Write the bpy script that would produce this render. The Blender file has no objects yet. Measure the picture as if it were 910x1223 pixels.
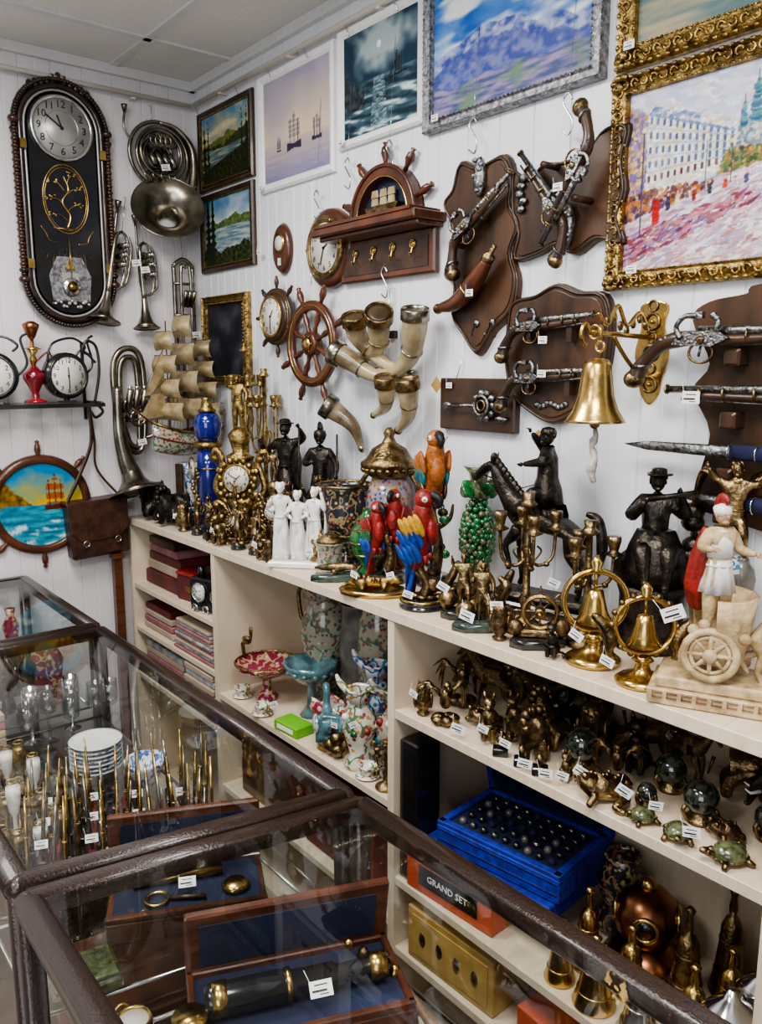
import bpy, bmesh, math, random
from mathutils import Matrix, Vector, noise
rnd=random.Random(11)
I4=Matrix.Identity(4)
pi=math.pi
def TR(x=0,y=0,z=0): return Matrix.Translation((x,y,z))
def RX(d): return Matrix.Rotation(math.radians(d),4,'X')
def RY(d): return Matrix.Rotation(math.radians(d),4,'Y')
def RZ(d): return Matrix.Rotation(math.radians(d),4,'Z')
def SC(x,y=None,z=None):
    if y is None: y=z=x
    return Matrix.Diagonal((x,y,z,1))
def DIR(p,q):
    p=Vector(p);q=Vector(q);d=q-p
    return Matrix.Translation(p)@d.to_track_quat('Z','Y').to_matrix().to_4x4()
def lin(c): return tuple((x/12.92 if x<=.04045 else ((x+.055)/1.055)**2.4) for x in c)
# ---------------------------------------------------------------- materials
def mat(name,c1,c2=None,rough=.5,metal=0.,scale=8.,bump=0.,bscale=None,coat=0.,stretch=(1,1,1),pos=(.35,.65)):
    m=bpy.data.materials.new(name);m.use_nodes=True
    nt=m.node_tree;n=nt.nodes;L=nt.links;b=n["Principled BSDF"]
    if c2 is None: c2=tuple(x*.82 for x in c1)
    tc=n.new("ShaderNodeTexCoord");mp=n.new("ShaderNodeMapping");mp.inputs['Scale'].default_value=stretch
    L.new(tc.outputs['Object'],mp.inputs['Vector'])
    t=n.new("ShaderNodeTexNoise");t.inputs['Scale'].default_value=scale;t.inputs['Detail'].default_value=5
    L.new(mp.outputs[0],t.inputs['Vector'])
    r=n.new("ShaderNodeValToRGB");r.color_ramp.elements[0].position=pos[0];r.color_ramp.elements[1].position=pos[1]
    r.color_ramp.elements[0].color=(*c2,1);r.color_ramp.elements[1].color=(*c1,1)
    L.new(t.outputs['Fac'],r.inputs[0]);L.new(r.outputs[0],b.inputs['Base Color'])
    b.inputs['Roughness'].default_value=rough;b.inputs['Metallic'].default_value=metal
    if coat: b.inputs['Coat Weight'].default_value=coat;b.inputs['Coat Roughness'].default_value=.08
    if bump:
        t2=n.new("ShaderNodeTexNoise");t2.inputs['Scale'].default_value=bscale or scale*2;t2.inputs['Detail'].default_value=3
        L.new(mp.outputs[0],t2.inputs['Vector'])
        bp=n.new("ShaderNodeBump");bp.inputs['Strength'].default_value=bump;bp.inputs['Distance'].default_value=.004
        L.new(t2.outputs['Fac'],bp.inputs['Height']);L.new(bp.outputs[0],b.inputs['Normal'])
    return m
def porc(name,base,a1,a2,vine,scale=55,th=.32,rough=.18,vs=18):
    m=bpy.data.materials.new(name);m.use_nodes=True
    nt=m.node_tree;n=nt.nodes;L=nt.links;b=n["Principled BSDF"]
    tc=n.new("ShaderNodeTexCoord")
    def mix(f,a,c):
        x=n.new("ShaderNodeMix");x.data_type='RGBA';L.new(f,x.inputs[0])
        for i,q in ((6,a),(7,c)):
            if isinstance(q,tuple): x.inputs[i].default_value=(*q,1)
            else: L.new(q,x.inputs[i])
        return x.outputs[2]
    def th_(src,lo,hi,inv=False):
        r=n.new("ShaderNodeMapRange");L.new(src,r.inputs[0]);r.inputs[1].default_value=lo;r.inputs[2].default_value=hi
        r.inputs[3].default_value=1 if inv else 0;r.inputs[4].default_value=0 if inv else 1;return r.outputs[0]
    v=n.new("ShaderNodeTexVoronoi");v.inputs['Scale'].default_value=scale;L.new(tc.outputs['Object'],v.inputs['Vector'])
    sp=n.new("ShaderNodeSeparateColor");L.new(v.outputs['Color'],sp.inputs[0])
    acc=mix(th_(sp.outputs[0],.45,.55),a1,a2)
    nn=n.new("ShaderNodeTexNoise");nn.inputs['Scale'].default_value=vs;L.new(tc.outputs['Object'],nn.inputs['Vector'])
    ab=n.new("ShaderNodeMath");ab.operation='SUBTRACT';L.new(nn.outputs['Fac'],ab.inputs[0]);ab.inputs[1].default_value=.5
    ab2=n.new("ShaderNodeMath");ab2.operation='ABSOLUTE';L.new(ab.outputs[0],ab2.inputs[0])
    c=mix(th_(ab2.outputs[0],.012,.03,True),base,vine)
    c=mix(th_(v.outputs['Distance'],th-.05,th+.05,True),c,acc)
    L.new(c,b.inputs['Base Color']);b.inputs['Roughness'].default_value=rough;b.inputs['Coat Weight'].default_value=.6
    return m
def vmat(name,rough=.5,bump=.5,bscale=180):
    m=bpy.data.materials.new(name);m.use_nodes=True
    n=m.node_tree.nodes;L=m.node_tree.links;b=n["Principled BSDF"]
    a=n.new("ShaderNodeAttribute");a.attribute_name="Col";L.new(a.outputs['Color'],b.inputs['Base Color'])
    b.inputs['Roughness'].default_value=rough;b.inputs['Specular IOR Level'].default_value=.25
    t2=n.new("ShaderNodeTexNoise");t2.inputs['Scale'].default_value=bscale
    tc=n.new("ShaderNodeTexCoord");L.new(tc.outputs['Object'],t2.inputs['Vector'])
    bp=n.new("ShaderNodeBump");bp.inputs['Strength'].default_value=bump;bp.inputs['Distance'].default_value=.002
    L.new(t2.outputs['Fac'],bp.inputs['Height']);L.new(bp.outputs[0],b.inputs['Normal'])
    return m
def glassmat(name,tint=(1,1,1),k=.75):
    m=bpy.data.materials.new(name);m.use_nodes=True
    n=m.node_tree.nodes;L=m.node_tree.links;n.clear()
    o=n.new("ShaderNodeOutputMaterial");mx=n.new("ShaderNodeMixShader");t=n.new("ShaderNodeBsdfTransparent");g=n.new("ShaderNodeBsdfGlossy")
    t.inputs[0].default_value=(*tint,1);g.inputs['Roughness'].default_value=.015
    f=n.new("ShaderNodeLayerWeight");f.inputs[0].default_value=.5
    pw=n.new("ShaderNodeMath");pw.operation='POWER';L.new(f.outputs['Facing'],pw.inputs[0]);pw.inputs[1].default_value=4.
    ml=n.new("ShaderNodeMath");ml.operation='MULTIPLY_ADD';L.new(pw.outputs[0],ml.inputs[0]);ml.inputs[1].default_value=k;ml.inputs[2].default_value=.05
    L.new(ml.outputs[0],mx.inputs[0]);L.new(t.outputs[0],mx.inputs[1]);L.new(g.outputs[0],mx.inputs[2]);L.new(mx.outputs[0],o.inputs[0]);return m
BRASS=mat("brass_polished",(.66,.46,.17),(.40,.26,.08),.24,1.,20,.15,60)
GOLD=mat("gilt_gold",(.52,.37,.14),(.15,.095,.035),.33,1.,70,.6,190)
ABRASS=mat("antique_brass",(.38,.27,.13),(.09,.062,.03),.32,1.,55,.5,170)
BRONZE=mat("dark_bronze",(.070,.058,.045),(.014,.012,.011),.32,.8,45,.5,140)
BRONZE2=mat("brown_bronze",(.23,.15,.075),(.045,.03,.017),.32,.9,45,.5,140)
COPPER=mat("copper",(.42,.18,.09),(.15,.06,.03),.28,1.,20)
SILVER=mat("tarnished_silver",(.40,.37,.30),(.15,.13,.10),.25,1.,14,.1,60)
STEEL=mat("engraved_steel",(.38,.38,.37),(.08,.08,.085),.3,1.,140,.5,260)
SILV2=mat("silver_leaf",(.40,.40,.42),(.13,.13,.14),.38,.9,90,.6,220)
CHROME=mat("bright_silver",(.75,.75,.76),(.5,.5,.5),.15,1.,20)
WOODD=mat("walnut_wood",(.065,.031,.016),(.024,.011,.006),.38,0,14,.1,60,.15,(1,1,6))
WOODP=mat("plaque_wood",(.085,.038,.016),(.020,.009,.004),.42,0,16,.3,30,.08,(1,.22,1))
WOODR=mat("mahogany_wood",(.125,.038,.015),(.052,.015,.007),.32,0,16,.05,60,.3,(1,1,5))
WOODK=mat("black_walnut",(.032,.016,.010),(.010,.006,.005),.25,0,16,.05,60,.4)
ROPEW=mat("turned_dark_wood",(.075,.028,.012),(.03,.011,.006),.22,0,30,0,None,.6)
WHITEF=mat("white_frame",(.85,.85,.85),(.78,.78,.78),.4,0,30)
BEECH=mat("shelf_beech",(.70,.585,.455),(.61,.50,.37),.45,0,9,.05,80,0,(1,8,1),(.3,.7))
WALL=mat("pvc_wall_panel",(.76,.77,.80),(.71,.72,.76),.35,0,3)
WALL2=mat("pvc_wall_panel_back",(.75,.725,.74),(.69,.665,.68),.38,0,3)
CEIL=mat("ceiling_tile",(.80,.79,.76),(.74,.73,.70),.8,0,120,.3,200)
TBAR=mat("ceiling_grid",(.72,.72,.72),(.66,.66,.66),.4)
FLOORM=mat("floor_tile_material",(.42,.37,.32),(.33,.28,.24),.35,0,3)
PIPE=mat("cream_pipe",(.74,.70,.64),(.66,.62,.56),.35)
CASEM=mat("case_brown_hammered",(.036,.018,.013),(.014,.007,.005),.30,0.,300,.35,260,.3)
BLACK=mat("black_lacquer",(.012,.012,.013),(.006,.006,.007),.22,0,20,0,None,.5)
VELV=mat("blue_velvet",(.008,.030,.36),(.004,.010,.17),.7,0,60,.2,300)
VELVD=mat("navy_velvet",(.008,.012,.06),(.004,.006,.03),.8,0,60)
PORC=mat("white_porcelain",(.80,.79,.75),(.68,.67,.64),.3,0,30,.2,60,.3)
COBALT=mat("cobalt_glaze",(.006,.012,.20),(.003,.005,.08),.1,0,10,0,None,1.)
GREENG=mat("green_glaze",(.018,.17,.04),(.005,.05,.015),.18,0,60,.2,80,.8)
MARB=mat("green_marble",(.06,.10,.085),(.018,.03,.027),.2,0,30,0,None,.6)
MARBB=mat("black_marble",(.02,.02,.02),(.008,.008,.008),.15,0,30,0,None,.6)
CREAM=mat("cream_resin",(.62,.48,.29),(.34,.23,.11),.5,0,45,.5,130)
REDM=mat("red_paint",(.34,.025,.02),(.13,.012,.01),.4,0,60,.4,140)
ORNG=mat("orange_paint",(.50,.14,.015),(.20,.07,.02),.4,0,80,.5,140)
YELL=mat("yellow_paint",(.62,.38,.03),(.42,.20,.02),.45,0,60,.4,140)
BLUEP=mat("blue_paint",(.012,.085,.42),(.007,.025,.15),.35,0,60,.4,140)
TEALP=mat("teal_paint",(.02,.20,.20),(.01,.06,.10),.4,0,60,.4,140)
SKIN=mat("painted_skin",(.50,.29,.18),(.4,.2,.12),.5)
LEATH=mat("brown_leather",(.068,.027,.014),(.032,.012,.008),.42,0,30,.4,90)
HORN=mat("ox_horn",(.48,.39,.23),(.12,.085,.045),.25,0,9,0,None,.5,(1,1,1),(.38,.62))
HORND=mat("horn_inside",(.12,.085,.045),(.03,.02,.012),.4)
DIAL=mat("cream_dial",(.74,.72,.66),(.66,.64,.57),.4)
SDIAL=mat("silver_dial",(.50,.49,.47),(.36,.35,.33),.35,.5)
INK=mat("black_ink",(.01,.01,.01),(.01,.01,.01),.5)
TAG=mat("tag_paper",(.88,.88,.87),(.82,.82,.81),.6)
ROPE=mat("cotton_rope",(.55,.51,.44),(.38,.34,.27),.8,0,90,.4,200)
SAIL=mat("ship_sail",(.56,.46,.28),(.32,.24,.12),.42,.45,30,.2,80)
PASTEL=porc("famille_porcelain",(.36,.33,.25),(.30,.06,.05),(.05,.10,.16),(.10,.14,.07),80,.36)
FLOR=porc("floral_porcelain",(.66,.63,.56),(.40,.05,.06),(.55,.30,.05),(.08,.16,.07),60,.30)
FLORB=porc("blue_floral_porcelain",(.60,.63,.65),(.03,.09,.33),(.05,.22,.35),(.05,.10,.30),70,.34)
DPAT=porc("dark_cloisonne",(.020,.022,.03),(.42,.33,.20),(.30,.08,.05),(.28,.22,.10),85,.34,.25,26)
PURN=porc("imari_porcelain",(.25,.22,.24),(.30,.05,.05),(.03,.05,.20),(.35,.28,.12),80,.38)
TURQ=mat("turquoise_glass",(.12,.27,.30),(.04,.09,.12),.12,0,30,0,None,.8)
PINKP=porc("crimson_porcelain",(.24,.02,.06),(.60,.48,.40),(.45,.30,.12),(.5,.36,.2),45,.30)
KRAFT=mat("pale_cardboard",(.45,.36,.28),(.36,.28,.20),.7)
PINKF=mat("pink_fabric",(.40,.17,.18),(.25,.10,.11),.8,0,20)
MAROON=mat("maroon_box",(.15,.022,.025),(.07,.012,.012),.5)
ORBOX=mat("orange_box",(.55,.10,.03),(.45,.07,.02),.5)
YEBOX=mat("yellow_wood_box",(.50,.33,.11),(.36,.22,.06),.5,0,20)
LIME=mat("lime_box",(.18,.52,.03),(.12,.38,.02),.5)
NAVYL=mat("blue_lining",(.012,.020,.065),(.008,.011,.035),.8)
PLAST=mat("clear_wrap",(.50,.50,.53),(.22,.22,.25),.15,0,30,.6,60)
STONEG=mat("green_stone_ball",(.045,.06,.04),(.008,.010,.008),.1,0,110,0,None,1.,(1,1,1),(.45,.6))
JADE=mat("jade_shell",(.15,.17,.08),(.035,.045,.018),.2,0,70,.3,90,.6)
TERRA=mat("stoneware",(.26,.14,.07),(.10,.05,.03),.4,0,40,.4,100)
GREYV=mat("grey_marbled_vase",(.20,.19,.17),(.07,.06,.05),.3,0,20,0,None,.4)
REDV=mat("ruby_glass",(.30,.008,.02),(.12,.004,.01),.1,0,10,0,None,1.)
VCOL=vmat("oil_paint")
GLASS=glassmat("case_glass",(.95,.97,.96))
CGLASS=glassmat("clear_glass",(.9,.92,.92),.9)
# ---------------------------------------------------------------- builder
def cr(pts,n=6,closed=False):
    P=[Vector(p) for p in pts];N=len(P);out=[]
    for i in range(N if closed else N-1):
        p0=P[(i-1)%N] if closed or i>0 else P[0];p1=P[i];p2=P[(i+1)%N];p3=P[(i+2)%N] if closed or i+2<N else P[-1]
        for k in range(n):
            t=k/n
            out.append(.5*((2*p1)+(p2-p0)*t+(2*p0-5*p1+4*p2-p3)*t*t+(3*p1-p0-3*p2+p3)*t**3))
    if not closed: out.append(P[-1])
    return out
def rl(rs,n):
    o=[]
    for i in range(n):
        t=i/(n-1)*(len(rs)-1);k=min(int(t),len(rs)-2);o.append(rs[k]+(rs[k+1]-rs[k])*(t-k))
    return o
def vz(prof,d=.05,w=.004):
    r,z=prof[-1];return list(prof)+[(r-w,z+.001),(r-w*1.5,z-.01),(max(r-w*3,.003),z-d)]
SPH={}
def sphere_data(seg,rings):
    k=(seg,rings)
    if k in SPH: return SPH[k]
    v=[(0,0,-1)];f=[]
    for i in range(1,rings):
        a=-pi/2+pi*i/rings
        for j in range(seg):
            t=2*pi*j/seg;v.append((math.cos(a)*math.cos(t),math.cos(a)*math.sin(t),math.sin(a)))
    v.append((0,0,1));n=len(v)-1
    for j in range(seg):
        f.append((0,1+(j+1)%seg,1+j));b=1+(rings-2)*seg;f.append((n,b+j,b+(j+1)%seg))
    for i in range(rings-2):
        for j in range(seg):
            a=1+i*seg;b=a+seg;f.append((a+j,a+(j+1)%seg,b+(j+1)%seg,b+j))
    SPH[k]=(v,f);return SPH[k]
class B:
    def __init__(s): s.v=[];s.f=[];s.m=[];s.sm=[];s.c=[];s.mats=[];s.st=[I4]
    def push(s,M): s.st.append(s.st[-1]@M);return s
    def pop(s): s.st.pop()
    def add(s,vs,fs,m,sm=True,M=I4,cols=None):
        T=s.st[-1]@M;o=len(s.v)
        s.v.extend([tuple(T@Vector(v)) for v in vs])
        s.c.extend(cols if cols else [(1,1,1)]*len(vs))
        if m not in s.mats: s.mats.append(m)
        k=s.mats.index(m)
        for f in fs: s.f.append(tuple(i+o for i in f));s.m.append(k);s.sm.append(sm)
    def box(s,c,d,m,M=I4,bev=0.):
        x,y,z=d[0]/2,d[1]/2,d[2]/2
        if bev<=0:
            v=[(i*x+c[0],j*y+c[1],k*z+c[2]) for k in(-1,1) for j in(-1,1) for i in(-1,1)]
            f=[(0,2,3,1),(4,5,7,6),(0,1,5,4),(2,6,7,3),(0,4,6,2),(1,3,7,5)]
            s.add(v,f,m,False,M);return
        b=min(bev,x*.9,y*.9,z*.9)
        def ring(ix,zz):
            X=x-ix;Y=y-ix;e=b*.6
            return [(X-e,-Y,zz),(X,-Y+e,zz),(X,Y-e,zz),(X-e,Y,zz),(-X+e,Y,zz),(-X,Y-e,zz),(-X,-Y+e,zz),(-X+e,-Y,zz)]
        vs=[]
        for r in (ring(b,-z),ring(0,-z+b),ring(0,z-b),ring(b,z)): vs+=[(p[0]+c[0],p[1]+c[1],p[2]+c[2]) for p in r]
        fs=[tuple(range(7,-1,-1)),tuple(range(24,32))]
        for i in range(3):
            for j in range(8): fs.append((i*8+j,i*8+(j+1)%8,i*8+8+(j+1)%8,i*8+8+j))
        s.add(vs,fs,m,False,M)
    def lathe(s,prof,m,seg=20,M=I4,sx=1,sy=1,flute=0,nf=8,a0=0,a1=2*pi):
        P=list(prof);full=abs(a1-a0-2*pi)<1e-6
        ringy=abs(P[0][0]-P[-1][0])<1e-7 and abs(P[0][1]-P[-1][1])<1e-7
        if full and not ringy:
            if P[0][0]>1e-4: P=[(0.0001,P[0][1])]+P
            if P[-1][0]>1e-4: P=P+[(0.0001,P[-1][1])]
        n=seg if full else seg+1
        vs=[]
        for r,z in P:
            for j in range(n):
                t=a0+(a1-a0)*j/seg;rr=r*(1+flute*math.cos(nf*t))
                vs.append((rr*math.cos(t)*sx,rr*math.sin(t)*sy,z))
        fs=[]
        for i in range(len(P)-1):
            for j in range(seg):
                k=(j+1)%n;fs.append((i*n+j,i*n+k,i*n+n+k,i*n+n+j))
        s.add(vs,fs,m,True,M)
    def tube(s,pts,r,m,seg=8,closed=False,M=I4,fl=1.,cap=True):
        P=[Vector(p) for p in pts];n=len(P)
        rs=rl(r,n) if isinstance(r,(list,tuple)) else [r]*n
        vs=[];up=None
        for i in range(n):
            a=P[i-1] if (i>0 or closed) else P[i];b=P[(i+1)%n] if (i<n-1 or closed) else P[i]
            t=(b-a)
            if t.length<1e-9: t=Vector((0,0,1))
            t.normalize()
            if up is None: up=Vector((0,0,1)) if abs(t.z)<.9 else Vector((1,0,0))
            u=(up-t*up.dot(t))
            if u.length<1e-6: u=t.orthogonal()
            u.normalize();w=t.cross(u);up=u
            for j in range(seg):
                q=2*pi*j/seg;vs.append(tuple(P[i]+rs[i]*(u*math.cos(q)*fl+w*math.sin(q))))
        fs=[]
        for i in range(n if closed else n-1):
            for j in range(seg):
                a=i*seg;b=((i+1)%n)*seg;fs.append((a+j,a+(j+1)%seg,b+(j+1)%seg,b+j))
        if not closed and cap:
            fs.append(tuple(range(seg-1,-1,-1)));fs.append(tuple((n-1)*seg+j for j in range(seg)))
        s.add(vs,fs,m,True,M)
    def cyl(s,p,q,r,m,seg=12,r2=None): s.tube([p,q],[r,r if r2 is None else r2],m,seg)
    def sph(s,c,r,m,seg=14,rings=9,M=I4):
        if not isinstance(r,(tuple,list)): r=(r,r,r)
        v,f=sphere_data(seg,rings);s.add([(a[0]*r[0]+c[0],a[1]*r[1]+c[1],a[2]*r[2]+c[2]) for a in v],f,m,True,M)
    def prism(s,poly,z0,z1,m,bev=0.,M=I4,sm=False):
        n=len(poly);cx=sum(p[0] for p in poly)/n;cy=sum(p[1] for p in poly)/n
        mx=max(math.hypot(p[0]-cx,p[1]-cy) for p in poly);k=1-bev/mx
        lv=[(1,z0),(1,z1-bev*.8),(k+(1-k)*.7,z1-bev*.25),(k,z1)] if bev else [(1,z0),(1,z1)]
        vs=[((p[0]-cx)*a+cx,(p[1]-cy)*a+cy,z) for a,z in lv for p in poly]
        fs=[tuple(range(n-1,-1,-1)),tuple((len(lv)-1)*n+j for j in range(n))]
        for i in range(len(lv)-1):
            for j in range(n): fs.append((i*n+j,i*n+(j+1)%n,i*n+n+(j+1)%n,i*n+n+j))
        s.add(vs,fs,m,sm,M)
    def tor(s,c,R,r,m,M=I4,seg=28,s2=8,sx=1,sy=1,a0=0,a1=2*pi):
        full=abs(a1-a0-2*pi)<1e-6
        n=seg if full else seg+1
        s.tube([(c[0]+R*sx*math.cos(a0+(a1-a0)*i/seg),c[1]+R*sy*math.sin(a0+(a1-a0)*i/seg),c[2]) for i in range(n)],r,m,s2,full,M)
    def skin(s,nodes,edges,m,sub=1,M=I4):
        me=bpy.data.meshes.new("t");me.from_pydata([n[:3] for n in nodes],edges,[]);ob=bpy.data.objects.new("t",me)
        bpy.context.collection.objects.link(ob)
        md=ob.modifiers.new("s","SKIN");md.use_smooth_shade=True
        sd=ob.modifiers.new("b","SUBSURF");sd.levels=sub;sd.render_levels=sub
        sv=me.skin_vertices[0].data
        for i,n in enumerate(nodes):
            r=n[3];sv[i].radius=(r,r) if not isinstance(r,tuple) else r
            sv[i].use_root=(i==0)
        dg=bpy.context.evaluated_depsgraph_get();e=ob.evaluated_get(dg);em=e.to_mesh()
        vs=[tuple(v.co) for v in em.vertices];fs=[tuple(p.vertices) for p in em.polygons];e.to_mesh_clear()
        bpy.data.objects.remove(ob);bpy.data.meshes.remove(me)
        s.add(vs,fs,m,True,M)
    def text(s,t,size,m,M=I4,ext=.0003):
        cu=bpy.data.curves.new("t","FONT");cu.body=t;cu.size=size;cu.align_x='CENTER';cu.align_y='CENTER';cu.extrude=ext;cu.resolution_u=2
        ob=bpy.data.objects.new("t",cu);bpy.context.collection.objects.link(ob)
        dg=bpy.context.evaluated_depsgraph_get();e=ob.evaluated_get(dg);em=e.to_mesh()
        vs=[tuple(v.co) for v in em.vertices];fs=[tuple(p.vertices) for p in em.polygons];e.to_mesh_clear()
        bpy.data.objects.remove(ob);bpy.data.curves.remove(cu)
        s.add(vs,fs,m,False,M)
    def done(s,name,M=I4):
        me=bpy.data.meshes.new(name);me.from_pydata(s.v,[],s.f)
        for m in s.mats: me.materials.append(m)
        me.polygons.foreach_set("material_index",s.m);me.polygons.foreach_set("use_smooth",s.sm)
        if VCOL in s.mats:
            a=me.color_attributes.new("Col","FLOAT_COLOR","POINT")
            fl=[]
            for c in s.c: fl+=[c[0],c[1],c[2],1]
            a.data.foreach_set("color",fl)
        me.update()
        bm=bmesh.new();bm.from_mesh(me);bmesh.ops.recalc_face_normals(bm,faces=bm.faces);bm.to_mesh(me);bm.free()
        ob=bpy.data.objects.new(name,me);ob.matrix_world=M;bpy.context.collection.objects.link(ob);return ob
WX=1.44;WY=2.85;ZT=1.08
def RW(Y,Z,X=WX-.002): return TR(X,Y,Z)@Matrix(((0,0,-1,0),(-1,0,0,0),(0,1,0,0),(0,0,0,1)))
def LW(X,Z,Y=WY-.002): return TR(X,Y,Z)@Matrix(((1,0,0,0),(0,0,-1,0),(0,1,0,0),(0,0,0,1)))
def SH(X,Y,Z=ZT,rot=35,k=1): return TR(X,Y,Z+.001)@RZ(-90+rot)@SC(k)
# ---------------------------------------------------------------- room
def wallstrips(b,m,n,w,z0,z1):
    for i in range(n):
        x=i*w;pr=[(0,0),(.0025,.004),(w*.5-.002,.004),(w*.5,.0025),(w*.5+.002,.004),(w-.0025,.004),(w,0)]
        vs=[(x+p[0],z0,p[1]) for p in pr]+[(x+p[0],z1,p[1]) for p in pr]
        b.add(vs,[(j,j+1,j+8,j+7) for j in range(6)],m,False)
b=B();b.push(RW(2.86,0,WX));wallstrips(b,WALL,42,.1,0,2.59);b.box((2.1,1.295,-.06),(4.4,2.59,.118),WALL);b.pop();b.done("wall_right")
b=B();b.push(LW(-1.66,0,WY));wallstrips(b,WALL2,31,.1,0,2.59);b.box((1.55,1.295,-.06),(3.3,2.59,.118),WALL2);b.pop();b.done("wall_back")
b=B();b.box((-.1,1,-.05),(3.3,4.4,.1),FLOORM)
b.done("floor")
b=B();b.box((-.1,.8,2.65),(3.3,4.4,.118),CEIL)
for i in range(6): b.box((-.1,2.55-.6*i,2.588),(3.2,.024,.008),TBAR)
for i in range(5): b.box((1.14-.6*i,.8,2.588),(.024,4.2,.008),TBAR)
b.done("ceiling")
b=B();b.box((-.1,WY-.012,2.575),(3.1,.022,.03),TBAR);b.done("trim_1")
b=B();b.box((WX-.012,.8,2.575),(.022,4.1,.03),TBAR);b.done("trim_2")
b=B();b.cyl((-1.5,WY-.035,2.50),(WX-.03,WY-.035,2.505),.008,PIPE);b.cyl((WX-.03,WY-.03,2.505),(WX-.03,-.9,2.505),.008,PIPE)
for i in range(8): b.box((WX-.018,2.6-.42*i,2.505),(.034,.014,.022),PIPE)
for i in range(4): b.box((1.2-.5*i,WY-.018,2.502),(.014,.034,.022),PIPE)
b.done("wall_picture_rail")
# ---------------------------------------------------------------- shelving unit
ZB=.44
b=B()
def bx(x0,x1,y0,y1,z0,z1,m=BEECH): b.box(((x0+x1)/2,(y0+y1)/2,(z0+z1)/2),(x1-x0,y1-y0,z1-z0),m,bev=.0015)
FX=1.105
bx(FX-.003,WX-.002,-.6,2.83,1.055,ZT)
for y in (2.815,2.18,1.34,.48,-.58): bx(FX,WX-.01,y-.011,y+.011,.0,1.055)
bx(WX-.012,WX-.004,-.58,2.82,.02,1.055)
bx(FX+.004,WX-.012,.49,1.33,.828,.85);bx(FX+.004,WX-.012,-.57,.47,.828,.85)
bx(FX+.004,WX-.012,.49,1.33,ZB-.02,ZB);bx(FX+.004,WX-.012,-.57,.47,ZB-.02,ZB)
bx(FX+.004,WX-.012,.49,1.33,.24,.26)
bx(FX+.004,WX-.012,1.35,2.17,.60,.62);bx(FX+.004,WX-.012,1.35,2.17,.30,.32)
for z in (.84,.68,.5): bx(FX+.004,WX-.012,2.19,2.805,z-.018,z)
bx(FX+.02,WX-.012,-.57,2.81,.0,.08)
b.done("shelving_unit")
# ---------------------------------------------------------------- display cases
def rbar(b,p,q,w=.036,h=.032,m=CASEM):
    p=Vector(p);q=Vector(q);d=(q-p).normalized();up=Vector((0,0,1)) if abs(d.z)<.9 else Vector((1,0,0));sd=d.cross(up).normalized();up=sd.cross(d)
    pr=[]
    for i in range(16):
        t=2*pi*i/16;c,s_=math.cos(t),math.sin(t);e=.55
        pr.append((w/2*math.copysign(abs(c)**e,c),h/2*math.copysign(abs(s_)**e,s_)))
    vs=[tuple(P+sd*a+up*c_) for P in(p,q) for a,c_ in pr]
    fs=[(j,(j+1)%16,16+(j+1)%16,16+j) for j in range(16)]+[tuple(range(15,-1,-1)),tuple(range(16,32))]
    b.add(vs,fs,m,True)
def case(name,C,ZC=.92):
    b=B();zz=ZC-.016
    for i in range(4):
        p=C[i];q=C[(i+1)%4]
        rbar(b,(*p,zz),(*q,zz));b.sph((p[0],p[1],zz),(.0185,.0185,.0165),CASEM)
        rbar(b,(p[0],p[1],zz),(p[0],p[1],.0),.03,.03)
        rbar(b,(*p,.36),(*q,.36),.03,.03)
        g=[(p[0],p[1],.37),(q[0],q[1],.37),(q[0],q[1],ZC-.02),(p[0],p[1],ZC-.02)]
        b.add(g,[(0,1,2,3)],GLASS,False)
        b.add([(p[0],p[1],.08),(q[0],q[1],.08),(q[0],q[1],.35),(p[0],p[1],.35)],[(0,1,2,3)],WOODK,False)
    b.add([(c[0],c[1],ZC-.004) for c in C],[(0,1,2,3)],GLASS,False)
    cx=sum(c[0] for c in C)/4;cy=sum(c[1] for c in C)/4
    ins=[((c[0]-cx)*.93+cx,(c[1]-cy)*.96+cy) for c in C]
    b.add([(c[0],c[1],.68) for c in ins],[(0,1,2,3)],GLASS,False)
    for i in range(4): rbar(b,(*ins[i],.678),(*ins[(i+1)%4],.678),.006,.006,CHROME)
    b.prism(ins,.37,.382,WOODD)
    return b.done(name)
case("glass_display_case",[(.25,.05),(.76,.05),(.738,.972),(.25,1.055)])
case("glass_display_case",[(.25,1.10),(.735,1.012),(.735,2.12),(.25,2.12)])
case("glass_display_case",[(.25,2.16),(.735,2.16),(.735,2.82),(.25,2.82)])
# ---------------------------------------------------------------- paintings
def nz(x,y,s=1,o=0): return noise.noise(Vector((x*s,y*s,o)))
def fb(x,y,s=1,o=0): return nz(x,y,s,o)+.5*nz(x,y,2*s,o+3)+.25*nz(x,y,4*s,o+7)
def mixc(a,b_,t):
    t=max(0,min(1,t));return tuple(a[i]+(b_[i]-a[i])*t for i in range(3))
def C(h): return (int(h[0:2],16)/255,int(h[2:4],16)/255,int(h[4:6],16)/255)
def seg_d(u,v,a,b_):
    ax,ay=a;bx_,by=b_;dx=bx_-ax;dy=by-ay;t=max(0,min(1,((u-ax)*dx+(v-ay)*dy)/(dx*dx+dy*dy+1e-9)));return math.hypot(u-ax-dx*t,v-ay-dy*t)
def pcol(c,s=1.3,g=.92):
    c=lin(tuple(max(0,min(1,x)) for x in c));l=sum(c)/3
    return tuple(max(0,min(.95,(l+(x-l)*s)*g)) for x in c)
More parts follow.
